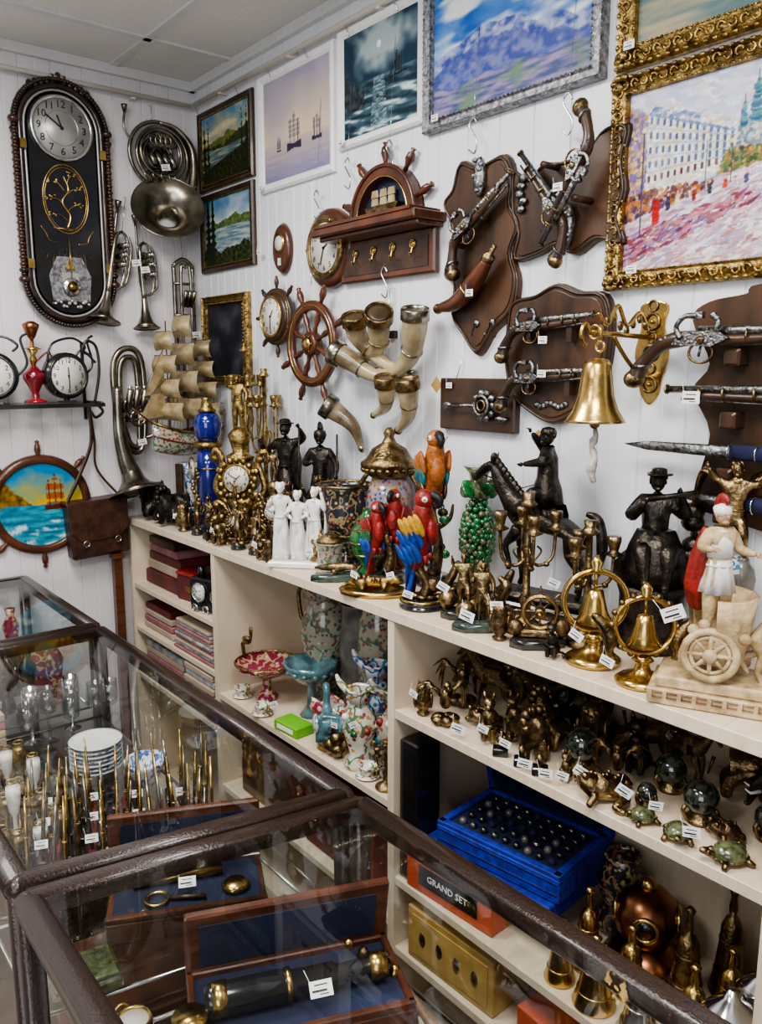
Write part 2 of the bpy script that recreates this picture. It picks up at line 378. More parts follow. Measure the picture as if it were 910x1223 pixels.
def p_forest(u,v):
    hz=.48+.02*fb(u,0,3);h1=hz+.20-.25*abs(u-.55)+.04*fb(u,0,6,2);h2=hz+.05+.30*max(0,u-.45)+.05*fb(u,0,12,5)
    if v>max(h1,h2,hz): c=mixc(C('e2c98e'),C('6c98b8'),(v-hz)*1.8+.5*fb(u,v,4));c=mixc(c,C('efe3c0'),fb(u,v*2,3,9)*1.2)
    elif v>h2 and v>hz: c=mixc(C('5a6434'),C('8a8e4c'),.5+fb(u,v,20))
    elif v>hz: c=mixc(C('222f1a'),C('4c5428'),.5+fb(u,v,30))
    elif v>.2+.25*u: c=mixc(C('4a6474'),C('b4b8a2'),.4+fb(u*.4,v*4,9))
    else: c=mixc(C('12180e'),C('4a4c22'),.4+fb(u,v,22,3))
    for cx,w in ((.06,.09),(.14,.06),(.93,.08),(.84,.05)):
        if abs(u-cx)<w*(.95-v)*(.7+.3*math.sin(v*50))+.02*nz(u,v,30) and v<.92: c=mixc(C('0c160a'),C('2c3a1c'),.5+nz(u,v,50))
    return c
def p_lake(u,v):
    hz=.55;h1=hz+.16-.2*abs(u-.7)+.03*fb(u,0,7,4)
    if v>max(h1,hz): c=mixc(C('d7dcdc'),C('5484ac'),(v-hz)*1.7+.5*fb(u,v,4,8))
    elif v>hz: c=mixc(C('3c5234'),C('7c8c54'),.5+fb(u,v,20))
    elif v>.25+.12*fb(u,0,4): c=mixc(C('5c7c90'),C('c4ccc4'),.5+fb(u*.5,v*4,8))
    else: c=mixc(C('121c10'),C('4c5c2a'),.45+fb(u,v,20,3))
    for cx in (.10,.20):
        if abs(u-cx)<.08*(1.05-v)*(.6+.4*math.sin(v*60))+.015 and v<.98: c=mixc(C('0c180c'),C('283a20'),.5+nz(u,v,50))
    return c
def p_mist(u,v):
    hz=.36
    if v>hz: c=mixc(C('ead6b4'),C('aaa5bd'),(v-hz)*1.6+.25*fb(u,v,2));c=mixc(c,C('d0c3c8'),.6*fb(u,v,3,4)+.2)
    else: c=mixc(C('d0bfb8'),C('8484a8'),(hz-v)*2.4+.2*fb(u*.5,v*5,6))
    d=(u-.5)**2+(v-.5)**2
    if d<.03: c=mixc(c,C('f2e0ba'),.7*(1-d/.03))
    sc=C('4b4458')
    for (cx,s_) in ((.48,1.),(.82,.65),(.24,.35)):
        for k,hh in ((-.06,.26),(0,.32),(.06,.24)):
            if abs(u-cx-k*s_)<.0055 and hz-.06<v<hz-.06+hh*s_: c=sc
            if abs(u-cx-k*s_)<.026*s_ and hz+.0<v<hz+hh*.72*s_ and (v*22)%1>.22: c=mixc(c,C('857c8c'),.75)
        if abs(u-cx)<.11*s_ and abs(v-(hz-.07))<.022*s_+.02*s_*abs(u-cx)/.11: c=C('3f384c')
    return c
def p_moon(u,v):
    hz=.5;d=math.hypot(u-.5,(v-.80)*.8)
    if v>hz: c=mixc(C('a4b1b4'),C('22384a'),d*2.0+1.1*fb(u,v,3,1));
    else:
        w=fb(u*.7+v,v*3,5,2);c=mixc(C('1a2e3a'),C('6c8790'),.4+w);c=mixc(c,C('d0dada'),3*(w-.25) if v<.35 else 0)
        if abs(u-.5)<.10*(1.2-v): c=mixc(c,C('a4b6b8'),.35+.8*fb(u*3,v*9,6))
    if d<.028: c=C('f1f1e6')
    if u<.3 and v<.42+.25*(.3-u)*3+.05*fb(u,v,12) and v>.25: c=mixc(C('1c2226'),C('434f55'),.5+fb(u,v,18))
    for a,b_ in (((.72,.45),(.74,.66)),((.8,.45),(.8,.63)),((.66,.44),(.86,.46)),((.64,.45),(.74,.6))):
        if seg_d(u,v,a,b_)<.007: c=C('12181b')
    if abs(u-.755)<.03 and .48<v<.61: c=C('2c3438')
    return c
def p_mount(u,v):
    h1=.60-.5*abs(u-.40)**1.1+.07*fb(u,0,4,3);h1=max(h1,.36+.1*fb(u,0,5,8))
    h2=.24+.10*fb(u,0,3,12)-.06*u
    if v>h1:
        c=mixc(C('2c5cb0'),C('7ea6d4'),.35+.8*fb(u,v,3,2));c=mixc(c,C('eceff2'),2.6*(fb(u*1.2-v*.6,v*2.4,2.2,6)+.10));c=mixc(c,C('b8c6dc'),.6*max(0,fb(u,v,7,2)))
    elif v>h2:
        w=fb(u+v,v-u,9,1)+.4*fb(u*2,v*2,14,4);c=mixc(C('46549a'),C('7f86b4'),.5+w)
        if v>h1-.10: c=mixc(c,C('b4bedb'),.45+w)
    else: c=mixc(C('4f5a84'),C('a092b0'),.5+1.2*fb(u*.5,v*2,14));c=mixc(c,C('6f8a70'),fb(u,v,6,9)*1.5)
    return c
def p_venice(u,v):
    c=mixc(C('5f7c80'),C('b9a98a'),.5+fb(u*.6,v*3,6))
    if v>.5: c=mixc(C('c0a068'),C('6a4c32'),.5+fb(u,v,9))
    if seg_d(u,v,(.1,.3),(.5,.24))<.035: c=C('23201e')
    if abs(u-.32)<.012 and .28<v<.5: c=C('3a2218')
    return c
def make_city(NU=250,NV=175):
    r=random.Random(5)
    cv=[[mixc(C('d3d6e6'),C('b9c3e0'),j/NV+.5*fb(i/NU,j/NV*2,3,2)-.3) for i in range(NU)] for j in range(NV)]
    def dab(x,y,w,h,c,ang=0,a=.9):
        ca,sa=math.cos(ang),math.sin(ang);R=int(max(w,h)*NU)+2
        ci,cj=int(x*NU),int(y*NV)
        for j in range(max(0,cj-R),min(NV,cj+R+1)):
            for i in range(max(0,ci-R),min(NU,ci+R+1)):
                dx=i/NU-x;dy=(j/NV-y)*NV/NU
                p=dx*ca+dy*sa;q=-dx*sa+dy*ca
                if (p/w)**2+(q/h)**2<1: cv[j][i]=mixc(cv[j][i],c,a)
    def jit(c,s=.09): k=r.uniform(-s,s);return tuple(x+k+r.uniform(-.03,.03) for x in c)
    def poly(P,cols,den=1500,w=.012,h=.006,ang=0):
        xs=[p[0] for p in P];ys=[p[1] for p in P]
        for _ in range(int(den)):
            x=r.uniform(min(xs),max(xs));y=r.uniform(min(ys),max(ys));ins=False;n=len(P);jj=n-1
            for ii in range(n):
                if ((P[ii][1]>y)!=(P[jj][1]>y)) and x<(P[jj][0]-P[ii][0])*(y-P[ii][1])/(P[jj][1]-P[ii][1]+1e-9)+P[ii][0]: ins=not ins
                jj=ii
            if ins: dab(x,y,w*r.uniform(.6,1.3),h*r.uniform(.7,1.3),jit(C(r.choice(cols))),ang+r.uniform(-.3,.3))
    poly([(0,.5),(1,.5),(1,1),(0,1)],['d4d8e6','dcdcea','e6dfe4','ccd4e6'],700,.03,.012)
    poly([(.5,.46),(1,.46),(1,.55),(.8,.58),(.55,.56)],['a9a6b0','9299a4','b89ea0','b0a59a'],500,.016,.008)
    poly([(.08,.40),(.46,.50),(.46,.70),(.30,.82),(.08,.90)],['e6e4e2','f0eee8','cfcfdc','dccfb4'],1800,.012,.008)
    for ci in range(13):
        x=.10+ci*.028
        top=.88-(x-.08)*.55;bot=.44+(x-.08)*.20
        for ri in range(5):
            y=bot+(top-bot)*(.14+.19*ri)
            dab(x,y,.0075,.014,jit(C('525f80') if ri else C('5a3c46')),0);dab(x+.012,y,.0035,.016,jit(C('f6f2ec'),.03),0)
        dab(x,top-.01,.015,.007,jit(C('7c8ab0')),-.4)
    for ri in range(4):
        for k in range(60):
            x=.09+.36*k/60;top=.88-(x-.08)*.55;bot=.44+(x-.08)*.20;dab(x,bot+(top-bot)*(.235+.19*ri),.006,.0022,jit(C('a8aec4')),-.2)
    poly([(.10,.86),(.30,.78),(.30,.80),(.10,.90)],['7f8db4','a5afcc'],150)
    poly([(0,.30),(.08,.36),(.08,.86),(0,.92)],['c9a35c','a890a8','84709a','dcc08a','786a92'],700,.010,.008,1.3)
    poly([(.46,.50),(.60,.50),(.60,.66),(.55,.72),(.46,.72)],['8d97a8','b7b3a6','6f86a0','d0ccc4'],600,.008,.008)
    for cx,y0,y1,w in ((.52,.70,.90,.026),(.475,.68,.80,.014),(.565,.66,.78,.014)):
        for k in range(26): t=k/26;dab(cx+r.uniform(-.3,.3)*w,y0+(y1-y0)*t,w*(1-t)**.5*.8+.003,.008,jit(C(r.choice(['3a6c7c','5a8e98','466488','84aaa2']))))
        dab(cx,y1+.015,.0025,.02,C('5a5f7c'),0)
    poly([(.38,.42),(.70,.46),(.66,.56),(.42,.58)],['54684a','7c8250','42563e','94684a','b4925a'],900,.009,.008)
    poly([(.62,.46),(1,.44),(1,.50),(.62,.54)],['7d8890','9c7674','667888','b8928c'],400)
    poly([(0,0),(1,0),(1,.46),(.6,.48),(.1,.40),(0,.30)],['e0d6da','d0b8c0','c6a8b0','ebe4e6','b4aac2','b88c98'],3400,.026,.006,.25)
    poly([(0,.02),(.55,.30),(.50,.36),(0,.20)],['96565e','b47880','764260','cc9ca2','8a749c'],800,.02,.006,.35)
    poly([(.55,.02),(1,.2),(1,.34),(.75,.36)],['f0ecec','c9c0d2','d8c4c8'],500,.03,.006,.1)
    poly([(.0,.28),(.3,.38),(.40,.44),(.1,.44),(0,.42)],['563c46','7c4c44','a4643c','40405a','bc8450'],500,.009,.009)
    for cx,cy,h,cc in ((.14,.33,.16,'a82020'),(.19,.36,.09,'2c3050'),(.23,.36,.09,'d8d0c0'),(.30,.38,.07,'8c3030'),(.36,.40,.07,'34344c'),(.42,.41,.06,'b8483a'),(.50,.42,.06,'3c4460'),(.57,.43,.05,'a84038'),(.64,.43,.05,'5c3c4c'),(.72,.42,.05,'d8d4d0'),(.85,.40,.04,'4a4a66'),(.92,.38,.04,'a85858')):
        for k in range(8): dab(cx+r.uniform(-.003,.003),cy-h*.45+h*.8*k/8,.009 if h<.12 else .018,h*.06,jit(C(cc)),0)
        dab(cx,cy+h*.42,.006,.006,C('e0b090'));dab(cx+.02,cy-h*.6,.022,.003,C('8a5f74'),.2,.6)
    for x,y0,y1 in ((.07,.2,.78),(.34,.4,.66),(.44,.42,.62)):
        for k in range(30): dab(x,y0+(y1-y0)*k/30,.0028,.012,C('4b4658'))
        dab(x,y1,.012,.008,C('f0e6c0'))
    return cv,NU,NV
CV,CNU,CNV=make_city()
def p_city(u,v): return CV[min(CNV-1,int(v*(CNV-.001)))][min(CNU-1,int(u*(CNU-.001)))]
def p_seas(u,v):
    hz=.50
    isl=hz+.30*max(0,1-abs(u-.08)/.32)+.03*fb(u,0,7)
    if v>max(hz,isl if u<.42 else 0): c=mixc(C('e0b43c'),C('3f88b4'),(v-hz)*2.6+.4*fb(u,v,4));
    elif v>hz: c=mixc(C('4a3a14'),C('98772a'),.5+fb(u,v,14))
    else: c=mixc(C('186484'),C('58acba'),.5+fb(u*.6,v*3,7))
    if v<.30: c=mixc(c,C('e4eeee'),2.2*(fb(u,v*2,6,3)-.05))
    for k,hh in ((.60,.26),(.67,.32),(.74,.24)):
        if abs(u-k)<.035 and .5<v<.5+hh and math.sin(v*55)>-.6: c=C('a85c34')
        if abs(u-k)<.006 and .46<v<.54+hh: c=C('4a2412')
    if abs(u-.67)<.13 and abs(v-.46)<.03: c=C('5c2a14')
    return c
def framepic(name,M,w,h,fw,fm,fn,nu,nv,prof,extra=None,sat=1.3,g=.92):
    b=B()
    vs=[]
    for ins,z in prof:
        x=w/2-fw*ins;y=h/2-fw*ins;vs+=[(-x,-y,z),(x,-y,z),(x,y,z),(-x,y,z)]
    fs=[]
    for i in range(len(prof)-1):
        for j in range(4): fs.append((i*4+j,i*4+(j+1)%4,i*4+4+(j+1)%4,i*4+4+j))
    fs.append((3,2,1,0));b.add(vs,fs,fm,False)
    if extra: extra(b,w,h,fw)
    W=w-2*fw;H=h-2*fw;vs=[];cols=[];fs=[]
    for j in range(nv+1):
        for i in range(nu+1):
            u=i/nu;v=j/nv;vs.append((-W/2+W*u,-H/2+H*v,prof[-1][1]+.0006));cols.append(pcol(fn(u,v),sat,g))
    for j in range(nv):
        for i in range(nu): a=j*(nu+1)+i;fs.append((a,a+1,a+nu+2,a+nu+1))
    b.add(vs,fs,VCOL,False,I4,cols)
    return b.done(name,M)
PF=[(0,0),(0,.012),(.25,.018),(.7,.014),(1,.008)]
def inner_gold(b,w,h,fw):
    for sx in (-1,1): b.box((sx*(w/2-fw),0,.012),(.005,h-2*fw,.006),GOLD)
    for sy in (-1,1): b.box((0,sy*(h/2-fw),.012),(w-2*fw,.005,.006),GOLD)
framepic("landscape_painting",RW(2.615,2.345),.375,.265,.02,WOODD,p_forest,120,86,PF,inner_gold,1.1,.75)
framepic("landscape_painting",RW(2.62,2.07),.375,.265,.02,WOODD,p_lake,120,86,PF,inner_gold,1.1,.75)
framepic("white_framed_ship_painting",RW(2.185,2.32),.405,.345,.026,WHITEF,p_mist,140,120,PF,None,1.2,.85)
framepic("moonlit_sea_painting",RW(1.787,2.348),.35,.305,.024,WHITEF,p_moon,130,110,PF,None,1.1,.95)
def beads(fm,step=.012,r=.0045,ins=(.08,.92),z=.02):
    def f(b,w,h,fw):
        for a in ins:
            x=w/2-fw*a;y=h/2-fw*a
            n=int(2*x/step)
            for i in range(n+1):
                for sy in (-1,1): b.sph((-x+2*x*i/n,sy*y,z),(r,r*.7,r*.8),fm,6,4)
            n=int(2*y/step)
            for i in range(1,n):
                for sx in (-1,1): b.sph((sx*x,-y+2*y*i/n,z),(r*.7,r,r*.8),fm,6,4)
    return f
framepic("silver_framed_mountain_painting",RW(1.337,2.335),.525,.345,.030,SILV2,p_mount,190,124,[(0,0),(0,.018),(.12,.026),(.3,.020),(.7,.020),(.85,.024),(1,.012)],beads(SILV2,.012,.0036,(.1,.88),.024),1.15,.85)
def ornate(b,w,h,fw):
    beads(GOLD,.010,.0035,(.93,),.02)(b,w,h,fw);beads(GOLD,.018,.007,(.12,),.020)(b,w,h,fw)
    for sx in(-1,1):
        for sy in(-1,1):
            for k in range(7):
                a=k*.9;b.sph((sx*(w/2-fw*.5-.012*math.cos(a)*(k*.25)),sy*(h/2-fw*.5-.012*math.sin(a)*k*.25),.026),(.009,.007,.006),GOLD,8,5)
    n=int(w/.022)
    for i in range(n):
        x=-w/2+.03+i*(w-.06)/(n-1)
        for sy in (-1,1): b.tor((x,sy*(h/2-fw*.5),.023),.007,.0026,GOLD,seg=10,s2=5,a0=(0 if i%2 else pi),a1=(pi*1.4 if i%2 else pi*2.4))
    n=int(h/.022)
    for i in range(n):
        y=-h/2+.03+i*(h-.06)/(n-1)
        for sx in (-1,1): b.tor((sx*(w/2-fw*.5),y,.023),.007,.0026,GOLD,seg=10,s2=5,a0=(pi/2 if i%2 else -pi/2),a1=(pi*1.9 if i%2 else pi*.9))
PG=[(0,0),(0,.016),(.12,.024),(.3,.018),(.55,.022),(.8,.018),(.93,.020),(1,.010)]
framepic("gold_framed_venice_painting",RW(.765,2.345),.56,.37,.042,GOLD,p_venice,110,60,PG,ornate,1.,.8)
framepic("gold_framed_city_painting",RW(.77,1.952),.555,.395,.036,GOLD,p_city,249,174,PG,ornate,1.2,.85)
framepic("gilt_framed_mirror",RW(2.645,1.70),.33,.31,.03,GOLD,lambda u,v:mixc(C('15161c'),C('4b4a52'),.4+fb(u,v,3)),20,20,PG,beads(GOLD,.012,.004,(.1,.92),.022))
# ---------------------------------------------------------------- wall objects
def clockface(b,r,M,dm=DIAL,rim=BRASS,size=.2,hands=(50,300)):
    b.push(M);b.lathe([(r,0),(r,.003)],dm,32);b.tor((0,0,.003),r,r*.07,rim,seg=32)
    for i in range(12):
        a=pi/2-2*pi*(i+1)/12;b.text(str(i+1),r*size*1.7,INK,TR(r*.76*math.cos(a),r*.76*math.sin(a),.0036))
    for k,(ang,l) in enumerate(((hands[0],.42),(hands[1],.66))):
        b.box((0,r*l/2,.005+.001*k),(r*.05,r*l,.0008),INK,RZ(-ang))
    b.sph((0,0,.005),r*.06,INK,8,5);b.pop()
def stadium(w,h,n=12):
    P=[];c=h-w
    for i in range(n+1): t=pi*i/n;P.append((w*math.cos(t),c+w*math.sin(t)))
    for i in range(n+1): t=pi+pi*i/n;P.append((w*math.cos(t),-c+w*math.sin(t)))
    return P
def along(P,st):
    o=[]
    for i in range(len(P)):
        a=P[i];c=P[(i+1)%len(P)];d=math.hypot(c[0]-a[0],c[1]-a[1]);n=max(1,round(d/st))
        o+=[(a[0]+(c[0]-a[0])*k/n,a[1]+(c[1]-a[1])*k/n) for k in range(n)]
    return o
b=B()
P=stadium(.146,.380,16);b.prism(P,0,.03,WOODK,.012)
for off,r,m in ((-.018,.010,WOODK),(-.031,.004,SDIAL)):
    b.tube([(x,y,.032) for x,y in along(stadium(.146+off,.380+off,16),.02)],r,m,8,True)
q=stadium(.146,.380,16)
for k,(x,y) in enumerate(along(q,.0105)):
    rr_=.0125 if (k%2 and abs(y)<.22) else .0095
    b.sph((x,y,.034),(rr_,.0085,.013),ROPEW if abs(y)<.22 else WOODK,8,6)
for sx in(-1,1):
    for y in(.24,-.24): b.sph((sx*.146,y,.036),(.018,.014,.018),ROPEW,10,7);b.sph((sx*.146,y*.88,.036),(.015,.010,.016),WOODK,10,7)
for k in range(-5,6): b.sph((k*.018,.388-abs(k)*.0075,.03),(.011,.017,.012),ROPEW,10,6)
b.prism(stadium(.118,.350,16),.02,.030,SDIAL);b.prism(stadium(.106,.338,16),.02,.034,BLACK)
clockface(b,.094,TR(0,.235,.036),SDIAL,CHROME,.2,(340,305))
b.tor((0,.235,.0385),.052,.0015,CHROME,seg=30,s2=5)
b.tor((0,0,.036),.085,.0022,BRASS,M=TR(0,.02,0)@SC(.85,1.25,1))
b.tor((0,0,.036),.078,.0012,BRASS,M=TR(0,.02,0)@SC(.85,1.25,1))
b.tube(cr([(0,-.07,.036),(.012,-.03,.036),(-.012,.01,.036),(.010,.05,.036),(-.004,.09,.036)],5),[.0045,.0025],BRASS,6)
for k,(x0,y0,x1,y1) in enumerate(((0,-.02,.045,.005),(-.005,.0,-.045,.02),(.0,.03,.042,.055),(-.004,.045,-.036,.07),(0,-.045,-.04,-.03),(.006,.07,.025,.095))):
    b.tube(cr([(x0,y0,.036),((x0+x1)/2,(y0+y1)/2+.008,.036),(x1,y1,.036)],4),[.0022,.0012],BRASS,5)
    for j in range(8): b.sph((x1+rnd.uniform(-.018,.012),y1+rnd.uniform(-.006,.010),.0355),(.0042,.003,.0015),BRASS,6,4)
b.tube([(-.045,-.072,.036),(.045,-.072,.036)],.002,BRASS,5)
for sx in(-1,1):
    for k in range(5): b.tube([(sx*(.012+k*.018),-.135-k*.006,.036),(sx*(.022+k*.017),-.26+k*.03,.036)],.0012,GOLD,4)
    b.tube(cr([(sx*.03,-.118,.036),(sx*.06,-.112,.036),(sx*.07,-.09,.036),(sx*.085,-.07,.036)],4),.0014,BRASS,5)
    b.box((sx*.125,.17,.045),(.02,.028,.012),BRASS);b.box((sx*.125,-.19,.045),(.02,.028,.012),BRASS)
b.prism([(-.06,-.30),(.06,-.30),(.068,-.22),(.04,-.16),(-.04,-.16),(-.068,-.22)],.034,.037,SILV2)
b.prism([(-.02,-.20),(.02,-.20),(.0,-.165)],.037,.040,GOLD);b.box((0,-.24,.038),(.05,.06,.003),SDIAL)
b.cyl((0,-.1,.045),(0,-.24,.045),.0015,BRASS,6);b.lathe([(.028,-.003),(.030,0),(.026,.004),(0,.006)],CHROME,24,TR(0,-.255,.045))
b.lathe([(.015,0),(.018,.002),(.0,.004)],BRASS,20,TR(0,-.255,.05))
for k in range(13): b.sph((-.055+k*.009,-.31+.010*math.sin(k*1.3),.04),.007,(CHROME,SDIAL)[k%2],6,4)
b.done("pendulum_wall_clock",LW(.953,2.12))
def bell(b,prof,M,m=SILVER):
    n=[(r,z) for r,z in prof];inner=[(max(r-.0015,.0005),z) for r,z in prof]
    b.push(M);vs=n+inner[::-1];seg=28;V=[];F=[]
    for r,z in vs:
        for j in range(seg): t=2*pi*j/seg;V.append((r*math.cos(t),r*math.sin(t),z))
    for i in range(len(vs)-1):
        for j in range(seg): F.append((i*seg+j,i*seg+(j+1)%seg,i*seg+seg+(j+1)%seg,i*seg+seg+j))
    b.add(V,F,m,True);b.tor((0,0,prof[-1][1]),prof[-1][0],.0022,m,seg=28,s2=6);b.pop()
b=B()
for R_,c,r in ((.108,(0,0,.03),.007),(.092,(.004,-.004,.045),.007),(.074,(.0,.008,.03),.006),(.074,(-.004,.002,.055),.006),(.052,(-.01,.0,.038),.006),(.035,(.0,-.01,.045),.005)):
    b.tor((c[0],c[1],c[2]),R_,r,SILVER,seg=32)
for k in range(4):
    b.cyl((-.045+k*.024,.02,.03),(-.03+k*.024,-.04,.065),.011,SILVER);b.sph((-.045+k*.024,.024,.03),.009,CHROME)
    b.tor((-.02+k*.018,.045,.05),.020,.0045,SILVER,seg=16)
    b.tube(cr([(-.05+k*.025,-.05,.05),(-.07+k*.03,-.075,.06),(-.04+k*.03,-.09,.05),(-.03+k*.025,-.06,.045)],4),.0045,SILVER,8)
b.tube(cr([(.0,.105,.04),(.06,.09,.05),(.11,.03,.055),(.112,-.07,.055),(.085,-.14,.05),(.04,-.19,.04)],6),[.006,.008,.012,.016,.022,.03],SILVER,14)
bell(b,[(.028,-.02),(.035,.0),(.05,.03),(.075,.055),(.10,.068),(.122,.073)],TR(.01,-.215,.045)@DIR((0,0,0),(-.35,.55,1)))
b.tube(cr([(-.1,.03,.035),(-.125,.07,.035),(-.12,.12,.035)],5),.004,SILVER,8);b.lathe([(.005,0),(.010,.018),(.011,.024)],SILVER,12,TR(-.12,.118,.035)@RX(-90))
b.tube([(-.02,.10,.02),(-.02,.16,.02),(-.02,.165,.0)],.0015,CHROME,5)
b.done("french_horn",LW(1.285,2.325))
def trumpet(name,M,L=.40,w=.05,bw=.055,m=SILVER):
    b=B()
    b.tube(cr([(0,0,.03),(0,-L*.3,.03),(0,-L*.58,.03),(w*.5,-L*.66,.03),(w,-L*.58,.03),(w,-L*.25,.03),(w*.5,-L*.17,.03)],5),.005,m,8)
    b.tube(cr([(w*.5,-L*.17,.035),(w*.1,-L*.22,.04),(.0,-L*.35,.045),(0,-L*.7,.045)],5),[.005,.006,.008,.010],m,10)
    b.tube(cr([(w,-L*.2,.03),(w*1.3,-L*.3,.03),(w*1.3,-L*.55,.03),(w,-L*.62,.03)],5),.005,m,8)
    bell(b,[(.010,0),(.012,.03),(.018,.06),(.030,.085),(bw,.10)],TR(0,-L*.70,.045)@DIR((0,0,0),(-.06,-1,.12)),m)
    for k in range(3):
        y=-L*.30-k*.032
        b.cyl((w*.5,y,.012),(w*.5,y,.085),.010,m);b.cyl((w*.5,y,.085),(w*.5,y,.10),.003,m,8);b.sph((w*.5,y,.10),(.008,.008,.003),CHROME,8,5)
        b.tor((w*.5,y,.03),.013,.003,m,seg=14,s2=6)
    b.lathe([(.005,0),(.010,.02),(.012,.028)],m,12,TR(0,0,.03)@RX(-90))
    b.tube([(w*.5,-L*.17,.03),(w*.5,.05,.02),(w*.5,.055,.0)],.0013,CHROME,5)
    return b.done(name,M)
trumpet("trumpet",LW(1.125,2.13)@RZ(-11),.40,.05,.055)
trumpet("trumpet",LW(1.185,2.09)@RZ(3),.36,.045,.045)
b=B()
for o,r in ((0,.011),(.02,.010)):
    b.tube(cr([(-.05+o,.05-o,.05),(-.05+o,.20-o,.05),(0,.25-o*1.5,.05),(.05-o,.20-o,.05),(.05-o,-.05,.05),(.02,-.11+o,.05),(-.03+o,-.07,.05)],6,True),r,SILVER,10)
b.tube(cr([(-.05,.12,.07),(-.055,-.02,.08),(-.04,-.12,.08),(-.02,-.18,.08)],6),[.014,.02,.028,.036],SILVER,14)
bell(b,[(.034,0),(.042,.03),(.06,.055),(.095,.075)],TR(-.02,-.175,.08)@DIR((0,0,0),(.1,-1,.35)))
for k in range(3):
    b.cyl((-.01+k*.026,.0,.04),(-.01+k*.026,.11,.09),.0115,SILVER);b.sph((-.01+k*.026,.115,.092),(.009,.009,.004),CHROME)
    b.tor((0+k*.012,.05-k*.02,.06),.026,.0055,SILVER,seg=18)
b.tube(cr([(.05,.1,.06),(.085,.05,.07),(.08,-.04,.07),(.05,-.06,.06)],5),.006,SILVER)
b.done("baritone_horn",LW(1.125,1.42))
b=B()
b.tube(cr([(-.035,-.30,.03),(-.035,.05,.03),(-.035,.09,.03),(0,.115,.03),(.035,.09,.03),(.035,.05,.03),(.035,-.3,.03)],5),.008,SILVER,10)
b.tube(cr([(-.018,-.28,.05),(-.018,.06,.05),(0,.085,.05),(.018,.06,.05),(.018,-.28,.05)],5),.006,SILVER,10)
for z in (.03,-.08,-.2): b.cyl((-.04,z,.035),(.04,z,.035),.005,SILVER)
bell(b,[(.012,0),(.02,.05),(.04,.085),(.065,.1)],TR(-.03,-.28,.03)@RX(90))
for k in range(3): b.cyl((-.015+k*.016,-.05,.05),(-.015+k*.016,.0,.085),.008,SILVER)
b.tube([(0,.11,.03),(0,.19,.02),(0,.19,0)],.0013,CHROME,5)
b.done("cornet",LW(1.355,1.87))
b=B();b.box((-.25,-.004,.085),(1.05,.008,.16),GLASS);b.box((-.25,-.006,.165),(1.06,.012,.006),BLACK);b.box((-.25,-.006,.006),(1.06,.012,.006),BLACK)
b.tube(cr([(.27,.0,.10),(.29,.10,.10),(.285,.18,.10),(.255,.20,.10),(.24,.17,.10),(.26,.155,.10)],6),.005,BLACK)
b.tube(cr([(.27,.0,.10),(.295,-.03,.10),(.27,-.05,.10),(.255,-.03,.10)],6),.005,BLACK)
b.tube([(.27,.20,.004),(.27,-.06,.004)],.006,BLACK);b.tube([(.27,.0,.0),(.27,0,.17)],.005,BLACK)
b.tube(cr([(.2,.12,.1),(.235,.17,.1),(.28,.13,.1)],5),.004,BLACK)
b.done("wrought_iron_wall_shelf",LW(.715,1.49))
b=B();b.lathe([(.035,0),(.035,.006),(.014,.014),(.010,.03),(.020,.05),(.034,.075),(.036,.09),(.02,.105),(.008,.12)],REDV,20)
b.lathe([(.008,.12),(.013,.135),(.007,.15),(.018,.165),(.006,.175),(.006,.20)],BRASS,16);b.lathe([(.008,.20),(.014,.21),(.024,.235),(.026,.245),(.010,.255)],COPPER,16)
b.tube(cr([(.01,.0,.13),(.05,0,.16),(.06,0,.11),(.045,0,.03)],6),.003,REDM,6);b.lathe([(.03,.0),(.012,.008)],BRASS,16,TR(0,0,.168))
b.done("hookah_lamp",LW(.80,1.493,WY-.09)@RX(-90))
def stclock(name,M):
    b=B();b.cyl((0,0,-.015),(0,0,.015),.074,BLACK,32);clockface(b,.064,TR(0,0,.016),DIAL,BLACK,.2,(0,180))
    b.tube(cr([(-.06,.045,0),(-.04,.10,0),(.03,.12,0),(.075,.095,0),(.06,.075,0)],6),.004,BLACK);b.tube(cr([(.07,0,0),(.10,.04,0),(.085,.11,0),(.105,.13,0)],6),.004,BLACK)
    b.tube([(0,-.07,0),(0,-.085,0)],.010,BLACK);b.box((0,-.083,0),(.05,.006,.03),BLACK)
    return b.done(name,M)
stclock("station_clock",LW(.895,1.578,WY-.10)@RY(12))
stclock("station_clock",LW(.675,1.578,WY-.10)@RY(-20))
def shipwheel(b,R,m=WOODR,handles=8,hub=BRASS,rot=0,cap=True):
    b.push(RZ(rot));ri=R*.64
    b.lathe([(ri*.86,-.008),(ri*1.08,-.008),(ri*1.10,0),(ri*1.08,.010),(ri*.86,.010),(ri*.84,0),(ri*.86,-.008)],m,40)
    b.lathe([(ri*.95,.010),(ri*1.0,.010),(ri*1.0,.0115),(ri*.95,.0115),(ri*.95,.010)],hub,40)
    for i in range(handles):
        b.push(RZ(360*i/handles)@RY(90));s_=R
        b.lathe([(.03*s_,.12*s_),(.05*s_,.2*s_),(.03*s_,.3*s_),(.055*s_,.42*s_),(.035*s_,.5*s_),(.05*s_,.56*s_)],m,10)
        b.lathe([(.03*s_,.70*s_),(.035*s_,.74*s_),(.06*s_,.82*s_),(.055*s_,.9*s_),(.03*s_,.95*s_),(.045*s_,.98*s_),(.02*s_,1.0*s_)],m,10)
        b.pop()
    if cap:
        b.lathe([(R*.2,-.012),(R*.2,.012),(R*.17,.018),(0,.018)],m,24);b.lathe([(R*.12,.018),(R*.10,.024),(R*.03,.030)],hub,20)
    b.pop()
b=B();shipwheel(b,.18,rot=22.5);
for k in range(6): a=k*pi/3;b.sph((.024*math.cos(a),.024*math.sin(a),.02),.003,BRASS,6,4)
